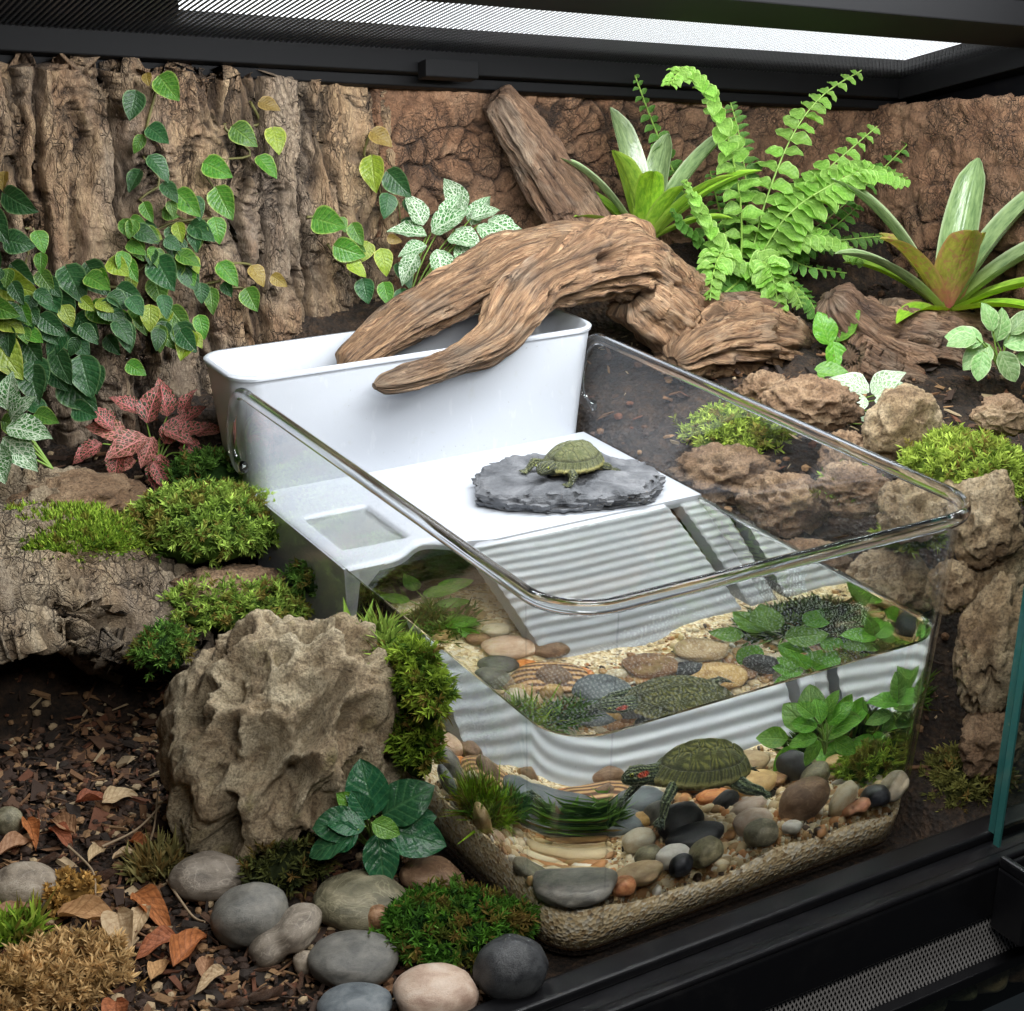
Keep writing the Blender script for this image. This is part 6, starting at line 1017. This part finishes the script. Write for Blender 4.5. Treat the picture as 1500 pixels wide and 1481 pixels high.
Q5 = [((-0.014, 0.2148, 0.1061), 0.0259, 115, 1), ((-0.014, 0.2047, 0.1154), 0.0281, 80, 1), ((-0.014, 0.1952, 0.1149), 0.0237, 60, 1), ((-0.014, 0.2194, 0.1137), 0.0259, 100, 1), ((-0.014, 0.1859, 0.1096), 0.021, 40, 1), ((-0.014, 0.1766, 0.1115), 0.0209, 20, 1), ((-0.014, 0.2003, 0.1055), 0.023, 130, 1)]
b1 = (-0.0338, 0.1513, 0.005)
b2 = (0.5546, 0.42, 0.17)
b3 = (0.533, 0.4, 0.1586)
b4 = (0.6661, 0.33, 0.1629)
b5 = (0.2211, 0.05, 0.061)
b6 = (0.3046, 0.07, 0.0395)
b7 = (0.2661, 0.1295, 0.026)
b8 = (0.0736, 0.2776, 0.026)
b9 = (-0.014, 0.2056, 0.091)
def sprig(rows, LS, base, label, name='broadleaf_plant', cat='plant', lift=.6, wid=1.0, stems=True, sm=STEMG):
    t = empty(name, base, label, cat)
    for (P, s_, a, mi) in rows:
        p = Vector(P); d = imgdir(a)+TOCAM*rv.uniform(-.1, .35); nr = TOCAM*.8+Vector((0, 0, lift))+Vector((rv.uniform(-.35, .35), rv.uniform(-.35, .35), 0))
        LS.place(t, p, nr, d, s_*1.1, mi, rv.randrange(3), wid*rv.uniform(.88, 1.08))
        if stems: stem('stem', [base, (Vector(base)*.5+p*.5)+Vector((rv.uniform(-.003, .003), 0, .003)), p], .0010, t, sm, 9, 5)
    return t
sprig(AN, BL, b1, 'dark green broadleaf rosette plant below the dragon stone', wid=1.05)
sprig(S1, BL, b2, 'small bright sprig between the two gnarled driftwood pieces')
sprig(S2, BL, b3, 'pair of bright leaves above the cracked tan rock')
sprig(S3, BL, b4, 'pale green trailing sprig over the dark driftwood end')
sprig(Q1, BL, b5, 'bright broadleaf water plant standing in front of the ramp', 'water_plant')
sprig(Q2, BL, b6, 'paler broadleaf water plant near the right front corner of the tub', 'water_plant')
sprig(Q3, BL, b7, 'leafy water plant spreading under the surface beside the side ramp', 'water_plant')
sprig(Q4, BL, b8, 'water plant with narrow leaves below the platform edge', 'water_plant', wid=.7)
LN = LeafSet('leaf', [None, leaf_mat('narrow_leaf', (S(96, 136, 40), S(150, 184, 66)), None, S(180, 200, 100), .3, 4, rough=.4, var=.2)], shape='lance', asp=.22, cup=.2, curl=.4, wav=.0)
sprig(Q5, LN, b9, 'narrow-leaved plant squeezed between the white skirt and dragon stone')

# ------------------------------------------------------------ turtles
n = NT('turtle_skin'); SKIN = n.done(n.mix(n.ramp(n.voro(42, 'F1', n.oc(False)), [(.25, 0), (.6, .5)]), n.attr(), S(24, 30, 24)), .3, n.bump(n.math('ADD', n.voro(42, 'F1', n.oc(False)), n.noise(30, 4)), .5, .02))
n = NT('turtle_shell'); SHELL = n.done(n.mix(range_(n, n.noise(22, 5, .7), 0, .55), n.attr(), S(60, 62, 36)), range_(n, n.noise(80), .28, .5), n.bump(n.math('ADD', n.noise(26, 5, .7), n.noise(9, 3)), .5, .03))
EYE = plain('turtle_eye', (.006, .006, .005, 1), .08); IRIS = plain('turtle_iris', S(150, 160, 60), .25)
def capsule(a, b, ra, rb, flat=1.0, n=7, ns=12):
    P = np.array([np.array(a)+(np.array(b)-np.array(a))*t for t in np.linspace(-.0, 1, n)]); L = np.linalg.norm(np.array(b)-np.array(a))
    Ps = []; Rs = []
    d = (P[-1]-P[0])/(L+1e-9)
    for t in (-1, -.85, -.5): Ps.append(P[0]+d*ra*t); Rs.append(ra*math.sqrt(max(1-t*t, .01)))
    for i, p in enumerate(P): Ps.append(p); Rs.append(ra+(rb-ra)*i/(n-1))
    for t in (.5, .85, 1): Ps.append(P[-1]+d*rb*t); Rs.append(rb*math.sqrt(max(1-t*t, .01)))
    return tube(np.array(Ps), Rs, ns, asp=flat)[:2]
def ell(c, r, R=None):
    V, F = ico(3); V = V*np.array(r)
    if R is not None: V = V@R.T
    return V+np.array(c), F
def turtle(name, loc, rot, size, label, pose, tone):
    """shell length 1 along X, head towards -X, belly at z=0"""
    t = empty(name, loc, label, 'turtle'); t.rotation_euler = rot; t.scale = (size,)*3
    m = MB()
    m.add(*ell((0, 0, .085), (.46, .35, .085)))                              # plastron and flanks
    m.add(*ell((0, 0, .15), (.45, .36, .07)))
    hd = np.array(pose['head']); nk = np.array((-.40, 0, .13))
    m.add(*capsule(nk, hd, .125, .085)); m.add(*capsule(nk+[.1, 0, 0], nk, .14, .125))
    hz = pose.get('hyaw', 0); Rh = rotm(0, pose.get('hpitch', 0), hz)
    H = lambda p: Rh@np.array(p)+hd
    m.add(*ell(H((-.04, 0, 0)), (.142, .112, .102), Rh)); m.add(*ell(H((-.125, 0, -.012)), (.072, .070, .068), Rh)); m.add(*ell(H((.02, 0, -.018)), (.10, .115, .09), Rh))
    for s in (-1, 1): m.add(*ell(H((-.092, s*.078, .040)), (.038, .028, .032), Rh))
    for (sh, el_, wr, toes, spread, r0) in pose['limbs']:
        sh, el_, wr = map(np.array, (sh, el_, wr)); m.add(*capsule(sh, el_, r0, r0*.82)); m.add(*capsule(el_, wr, r0*.80, r0*.62))
        f = np.array(toes, float); f /= np.linalg.norm(f); sd = np.cross(f, [0, 0, 1.]); sd /= np.linalg.norm(sd)+1e-9; up_ = np.cross(sd, f)
        m.add(*ell(wr+f*.03, (.055, .052, .026), np.column_stack([f, sd, up_])))
        for i in range(5):
            a = (i-2)*spread; d = f*math.cos(a)+sd*math.sin(a); d2 = d-up_*.18
            m.add(*capsule(wr+d*.035, wr+d*.105+d2*.018, .0185, .0145, 1, 4, 8)); m.add(*capsule(wr+d*.11+d2*.016, wr+d*.145+d2*.05, .0105, .004, 1, 4, 6))
    m.add(*capsule((.42, 0, .09), (.52, .02, .10), .035, .018)); m.add(*capsule((.52, .02, .10), (.60, .05, .105), .018, .006))
    V, F, N = remesh('b', np.concatenate(m.V), m.F, .0105, 3)
    # colouring: dark green skin, pale yellow stripes along neck, head and limbs, cream plastron
    dk = np.array(tone['skin']); ye = np.array(tone['stripe']); cr = np.array(S(206, 184, 112)[:3])
    C = np.tile(dk, (len(V), 1))*(1+.25*fbm(V*14, 3)[:, None])
    q = (V-hd)@Rh; ang = np.arctan2(q[:, 2]+.01, np.abs(q[:, 1])+1e-6); headm = (V[:, 0] < -.30) & (np.abs(V[:, 1]-hd[1]*np.clip((-.40-V[:, 0])/.2, 0, 1)) < .17)
    st = np.abs(np.sin(ang*7+6*q[:, 0]*(np.abs(ang) > 2)+.5*fbm(V*6, 2)))
    sm = (sstep(.80, .95, st)*headm)[:, None]; C = C*(1-sm)+ye*sm
    for (sh, el_, wr, toes, spread, r0) in pose['limbs']:
        for a, b in ((np.array(sh), np.array(el_)), (np.array(el_), np.array(wr)+np.array(toes)/np.linalg.norm(toes)*.12)):
            d = b-a; L = np.linalg.norm(d); d = d/L; s_ = (V-a)@d; rel_ = V-a-s_[:, None]*d; rr_ = np.linalg.norm(rel_, axis=1)
            e1 = np.cross(d, [.3, .2, 1.]); e1 /= np.linalg.norm(e1); e2 = np.cross(d, e1); an = np.arctan2(rel_@e2, rel_@e1)
            k = sstep(.72, .93, np.abs(np.sin(an*3.5+.8*fbm(V*9, 2))))*((s_ > -.01) & (s_ < L+.02) & (rr_ < r0*1.5) & (np.abs(V[:, 1]) > .2))
            C = C*(1-k[:, None]*.9)+ye*k[:, None]*.9
    pm = (sstep(.075, .035, V[:, 2])*(np.abs(V[:, 0]) < .46)*(np.abs(V[:, 1]) < .34)*sstep(-.2, -.6, N[:, 2]))[:, None]; C = C*(1-pm)+cr*pm
    er = np.sqrt(((q[:, 0]-.012)/.062)**2+((q[:, 2]-.034)/.026)**2)*np.where(np.abs(q[:, 1]) > .045, 1, 9)
    rm = sstep(1.1, .8, er)[:, None]*tone['ear']; C = C*(1-rm)+np.array(S(206, 62, 30)[:3])*rm
    ob('body', V, F, SKIN, t, col=C)
    for s in (-1, 1):
        V, F = ell(H((-.100, s*.097, .046)), (.021, .012, .021), Rh); e = ob('eye', V, F, IRIS, t)
        V, F = ell(H((-.101, s*.1045, .046)), (.014, .007, .013), Rh); ob('pupil', V, F, EYE, e)
    # carapace: domed oval with scutes
    nr, na = 70, 260; r = np.linspace(0, 1, nr); a = np.linspace(0, 2*PI, na, endpoint=False); Rr, A = np.meshgrid(r, a, indexing='ij')
    ox = .5*np.cos(A)*(1+.02*np.cos(2*A)); oy = .415*np.sin(A)*(1+.05*np.cos(A)); x = Rr*ox; y = Rr*oy
    seeds = [(-.36, 0), (-.17, 0), (.02, 0), (.20, 0), (.36, 0)]+[(xx, s*yy) for s in (-1, 1) for xx, yy in ((-.26, .20), (-.07, .225), (.13, .215), (.29, .165))]
    sx = np.array(seeds); D = np.sqrt((x[..., None]-sx[:, 0])**2+((y[..., None]-sx[:, 1])*1.05)**2); o_ = np.argsort(D, -1); d1 = np.take_along_axis(D, o_[..., :1], -1)[..., 0]; d2 = np.take_along_axis(D, o_[..., 1:2], -1)[..., 0]
    idn = o_[..., 0]; marg = Rr > .815; mg = np.abs((A/(2*PI)*25) % 1-.5)
    edge = np.where(marg, np.minimum((.5-mg)*2*.10, np.abs(Rr-.815)*.5), np.minimum(d2-d1, np.abs(Rr-.815)*.5))
    gr = sstep(.022, .0, edge)
    z = .145+.275*np.clip(1-Rr**2.25, 0, 1)**.82+.022*np.exp(-(y/.03)**2)*(Rr < .8)-.018*gr-.02*sstep(.86, 1, Rr)+.008*fbm(np.stack([x*9, y*9, idn*1.0], -1).reshape(-1, 3), 3).reshape(x.shape)
    z = z+.016*np.clip(1-d1/.13, 0, 1)*(~marg)
    x = x*(1+.02*marg*np.cos(A*25))
    Vt = np.stack([x, y, z], -1)
    rim_ = Vt[-1]; low = rim_*np.array([.97, .97, 1])-np.array([0, 0, .03]); inn = rim_*np.array([.80, .78, 1])-np.array([0, 0, .05])
    base = np.array(tone['shell']); lines = np.array(tone['line']); dark = np.array(S(34, 36, 22)[:3])
    cs = sx[idn]; ang = np.arctan2(y-cs[..., 1], x-cs[..., 0]+.05)
    rad = sstep(.55, .9, np.abs(np.sin(ang*6+2.2*fbm(np.stack([x*7, y*7, 0*x], -1).reshape(-1, 3), 2).reshape(x.shape)+idn)))*sstep(.03, .07, d1)
    rad = np.where(marg, sstep(.75, .95, np.abs(np.sin(A*25*1.5+Rr*9)))*.8, rad)*tone['lk']
    C = base*(1+.35*fbm(np.stack([x*8, y*8, z*8], -1).reshape(-1, 3), 3).reshape(x.shape)[..., None]); C = C*(1-rad[..., None]*.75)+lines*rad[..., None]*.75; C = C*(1-gr[..., None]*.8)+dark*gr[..., None]*.8
    ey = sstep(.955, .985, Rr)[..., None]*.8; C = C*(1-ey)+np.array(S(190, 182, 110)[:3])*ey
    V = np.concatenate([Vt.reshape(-1, 3), low, inn]); k0 = nr*na
    F = grid_faces(nr, na, False, True)[na:].tolist()+[[0, na+j, na+(j+1) % na] for j in range(na)]+[[(nr-1)*na+j, k0+j, k0+(j+1) % na, (nr-1)*na+(j+1) % na] for j in range(na)]+[[k0+j, k0+na+j, k0+na+(j+1) % na, k0+(j+1) % na] for j in range(na)]
    C = np.concatenate([C.reshape(-1, 3), np.tile(np.array(S(150, 140, 80)[:3]), (2*na, 1))])
    fixn(ob('carapace', V, F, SHELL, t, col=np.clip(C, 0, 1)))
    return t
TG = dict(skin=S(58, 74, 60)[:3], stripe=S(150, 164, 120)[:3], shell=S(80, 86, 50)[:3], line=S(158, 156, 84)[:3], lk=1.0, ear=1.0)
TB = dict(skin=S(66, 72, 52)[:3], stripe=S(130, 132, 92)[:3], shell=S(96, 102, 70)[:3], line=S(146, 146, 100)[:3], lk=.7, ear=.0)
TS = (0.1256, 0.066, 0.0767)
TSL = 0.0776
TBP = (0.2058, 0.2988, 0.157)
TBL = 0.0455
turtle('turtle', (TS[0]+.006, TS[1]+.002, TS[2]-.016), (.0, .10, -.30), .068, 'red-eared turtle swimming above the pebbles in the water',
  dict(head=(-.60, -.02, .15), hyaw=-.05, hpitch=-.10, limbs=[
    ((-.30, -.27, .10), (-.38, -.40, .0), (-.38, -.42, -.13), (-.35, -.25, -.75), .34, .068),
    ((-.33, .24, .10), (-.54, .26, .0), (-.66, .24, -.14), (-.6, -.1, -.75), .34, .070),
    ((.33, -.24, .08), (.46, -.34, .03), (.58, -.38, .01), (.8, -.3, -.35), .30, .080),
    ((.33, .24, .08), (.46, .38, .02), (.56, .46, -.04), (.7, .5, -.4), .30, .080)]), TG)
turtle('turtle', (.2145, .318, .1563), (0, 0, .22), .050, 'small olive turtle basking on the slate slab',
  dict(head=(-.60, -.03, .19), hyaw=.35, hpitch=.0, limbs=[
    ((-.30, -.28, .09), (-.40, -.42, .12), (-.46, -.42, .035), (-.8, -.1, -.12), .32, .075),
    ((-.30, .28, .09), (-.42, .40, .12), (-.54, .38, .035), (-.85, .0, -.12), .32, .075),
    ((.28, -.26, .08), (.36, -.38, .07), (.40, -.40, .03), (.5, -.3, -.1), .30, .070),
    ((.28, .26, .08), (.36, .38, .07), (.40, .40, .03), (.5, .3, -.1), .30, .070)]), TB)

# ------------------------------------------------------------ litter on the ground
DL = [leaf_mat('dead_leaf_tan', (S(150, 112, 76), S(190, 150, 108)), None, S(120, 86, 56), .5, 7, rough=.6, var=.2, transl=.15, gloss=.25), leaf_mat('dead_leaf_rust', (S(120, 70, 44), S(176, 108, 70)), None, S(96, 56, 36), .5, 7, rough=.6, var=.2, transl=.15, gloss=.25), leaf_mat('dead_leaf_pale', (S(176, 150, 112), S(212, 190, 150)), None, S(146, 118, 84), .5, 7, rough=.6, var=.15, transl=.15, gloss=.25)]
DLS = LeafSet('dead_leaf', DL, shape='point', asp=.42, cup=.5, curl=.35, wav=.05)
LITTER = [((-0.2237, 0.1755, 0.007), 0.0352, -2, 0, 'rust-tan dead leaf lying flat below the taupe stone'), ((-0.1932, 0.1619, 0.007), 0.0314, -62, 2, 'pale yellow dead leaf with pointed tip between two rust leaves'), ((-0.1788, 0.1753, 0.007), 0.0328, -32, 1, 'rust dead leaf pointing towards the mottled taupe stone'), ((-0.1825, 0.0985, 0.007), 0.03, 58, 1, 'orange-brown dead leaf lying on the round tan leaf'), ((-0.1971, 0.0934, 0.007), 0.0244, 70, 0, 'broad tan dead leaf on the bark chips'), ((-0.2109, 0.2829, 0.007), 0.0232, -50, 1, 'dark rust dead leaf near the cave mouth'), ((-0.1638, 0.2792, 0.007), 0.0245, 30, 2, 'pale narrow dead leaf inside the cave mouth'), ((-0.2358, 0.2536, 0.007), 0.0249, 42, 0, 'tan dead leaf beside the small speckled stone'), ((-0.1915, 0.2202, 0.007), 0.0181, 60, 2, 'small curled cream leaf among bark chips'), ((-0.1783, 0.2152, 0.007), 0.0165, 20, 2, 'cream dead leaf beside the small curled one'), ((-0.2002, 0.2679, 0.007), 0.0213, -30, 1, 'reddish dead leaf lying deep in the cave mouth'), ((-0.2193, 0.0864, 0.007), 0.0254, -70, 1, 'dark rust leaf strip next to the dried sphagnum'), ((-0.1789, 0.2877, 0.007), 0.0201, 10, 1, 'shadowed brown leaf at the back of the litter'), ((-0.1722, 0.0792, 0.007), 0.0185, 100, 0, 'narrow brown leaf under the waisted beige stone'), ((-0.2293, 0.19, 0.007), 0.0277, -160, 0, 'broad curled tan leaf touching the golden moss tuft'), ((-0.1763, 0.16, 0.007), 0.0237, -100, 2, 'pale leaf half buried beside the mottled taupe stone'), ((-0.1896, 0.2532, 0.007), 0.0254, 150, 0, 'tan leaf lying across the cave mouth'), ((-0.1628, 0.2293, 0.007), 0.0185, -20, 1, 'small rust leaf at the dragon stone foot'), ((-0.1712, 0.1237, 0.007), 0.0231, -150, 1, 'rust leaf pointing to the pale yellow leaf'), ((-0.1593, 0.0819, 0.007), 0.0187, -140, 2, 'cream leaf tucked under the grey-green stone'), ((-0.2149, 0.1343, 0.007), 0.0228, 170, 1, 'dark red leaf beside the dried sphagnum')]
TWIGS = [([(-0.1571, 0.1786, 0.008), (-0.1587, 0.1344, 0.012), (-0.1562, 0.1191, 0.016)], 'thin pale twig curving over the leaf litter'), ([(-0.179, 0.2324, 0.008), (-0.1564, 0.2343, 0.012), (-0.1361, 0.2471, 0.016)], 'thin dark twig at the cave mouth'), ([(-0.1597, 0.2131, 0.008), (-0.1472, 0.2291, 0.012), (-0.1288, 0.271, 0.016)], 'bent twig leaning on the dragon stone foot'), ([(-0.197, 0.2427, 0.008), (-0.1939, 0.2049, 0.012), (-0.2012, 0.1747, 0.016)], 'short pale root fibre among bark chips')]
CHIPS = [((-0.177, 0.0819, 0.007), 0.0163, 60, 'splintered brown bark chip beside the waisted stone'), ((-0.1468, 0.0547, 0.007), 0.0206, 20, 'reddish bark strip in front of the flat oval grey stone'), ((-0.2148, 0.0774, 0.007), 0.0217, -50, 'long orange bark strip at the dried sphagnum'), ((-0.1888, 0.2024, 0.007), 0.0179, 10, 'flat dark bark chip between the dead leaves'), ((-0.2118, 0.2358, 0.007), 0.0165, 30, 'rusty bark chip beside the flat taupe stone'), ((-0.1659, 0.0559, 0.007), 0.0182, 15, 'pale curled bark chip with knobbly end'), ((-0.1273, 0.0535, 0.007), 0.0163, 100, 'knobbly pale root piece by the flat oval grey stone')]
FLAT_R = Vector((.8538, -.5208, 0)); FLAT_U = Vector((.5208, .8538, 0))
def gdir(a): a = math.radians(a); return FLAT_R*math.cos(a)+FLAT_U*math.sin(a)*1.6
for (P, s_, a, mi, lab) in LITTER:
    d = gdir(a); o = DLS.place(None, Vector(P)+Vector((0, 0, .002)), Vector((rv.uniform(-.3, .3), rv.uniform(-.4, .1), 1)), d+Vector((0, 0, rv.uniform(0, .12))), s_*1.15, mi, rv.randrange(3), rv.uniform(.9, 1.3)); tag(o, lab, 'leaf', 'dead leaves on the ground')
for P, lab in TWIGS: tag(stem('twig', P, .0009, None, plain('twig_bark', S(150, 130, 104), .7), 20, 6), lab, 'twig')
CHM = [wood_mat('bark_chip', [S(70, 44, 30), S(120, 80, 54), S(160, 116, 80)], 6.)]
def chip_geo(seed):
    rng = np.random.default_rng(seed); n_ = 14; t = np.linspace(-.5, .5, n_); w = .16*np.clip(1-(np.abs(t)*1.9)**4, .15, 1)*(1+.3*rng.normal(size=n_)*.5)
    P = np.stack([t, .05*np.sin(t*5+seed), .06*np.cos(t*4+seed)], 1); V, F, uv = tube(P, w, 12, lambda a, s: 1+.25*np.sin(a*3+s*9+seed), True, .45); return V, F, uv
for k, (P, s_, a, lab) in enumerate(CHIPS):
    V, F, uv = chip_geo(k+3); d = gdir(a); ang = math.atan2(d.y, d.x)
    o = ob('bark_chip', (V*s_)@rotm(rv.uniform(-.2, .2), rv.uniform(-.2, .2), ang).T, F, CHM[0], uv=uv, col=np.zeros((len(V), 3))); o.location = P; tag(o, lab, 'bark chip')
# mulch: countless small flakes, crumbs and fibres over all open soil
mb = MB(); rg = random.Random(5); Vc, Fc_ = ico(1)
mp_ = [S(58, 40, 28), S(92, 64, 44), S(128, 92, 62), S(40, 30, 22), S(160, 124, 86), S(110, 66, 42), S(190, 166, 130)]
def put(x, y, n_):
    z = float(gz(x, y))
    c = mp_[min(6, int(rg.random()**1.8*7))][:3]
    if n_ < .72:
        l = .0014+.0075*rg.random()**2.2; w = l*rg.choice((.12, .2, .35, .6)); h = l*rg.uniform(.06, .18); q_ = lambda: rg.uniform(.5, 1.3); V = np.array([(q_(),)*3 for _ in range(8)])*np.array([(-l,-w,-h),(l,-w*.6,-h),(l*.9,w,-h),(-l*.8,w*.7,-h),(-l,-w,h),(l*.8,-w*.6,h),(l,w,h),(-l*.9,w*.7,h)])
        F = [(0,3,2,1),(4,5,6,7),(0,1,5,4),(1,2,6,5),(2,3,7,6),(3,0,4,7)]; R_ = rotm(rg.uniform(-.5, .5), rg.uniform(-.5, .5), rg.random()*6.3)
    else:
        l = rg.uniform(.0012, .0045); V = Vc*np.array([l, l*rg.uniform(.6, 1), l*rg.uniform(.5, .9)]); F = Fc_; R_ = rotm(0, 0, rg.random()*6.3)
    mb.add(V@R_.T+[x, y, z+rg.uniform(-.001, .004)], F, c=c)
for k in range(9000): put(rg.uniform(-.34, -.012), rg.uniform(-.005, .40), rg.random())
for k in range(1800): put(rg.uniform(.312, .75), rg.uniform(.0, .55), rg.random())
for k in range(800): put(rg.uniform(-.25, -.01), rg.uniform(.40, .58), rg.random())
n = NT('mulch'); o = mb.build('mulch', n.done(n.mix(range_(n, n.noise(400, 4, .7), 0, .6), n.attr(), S(30, 22, 16)), .85, n.bump(n.noise(700, 4, .7), .6, .001)), smooth=False); tag(o, 'brown crumbled bark mulch covering the soil', 'mulch', kind='stuff')
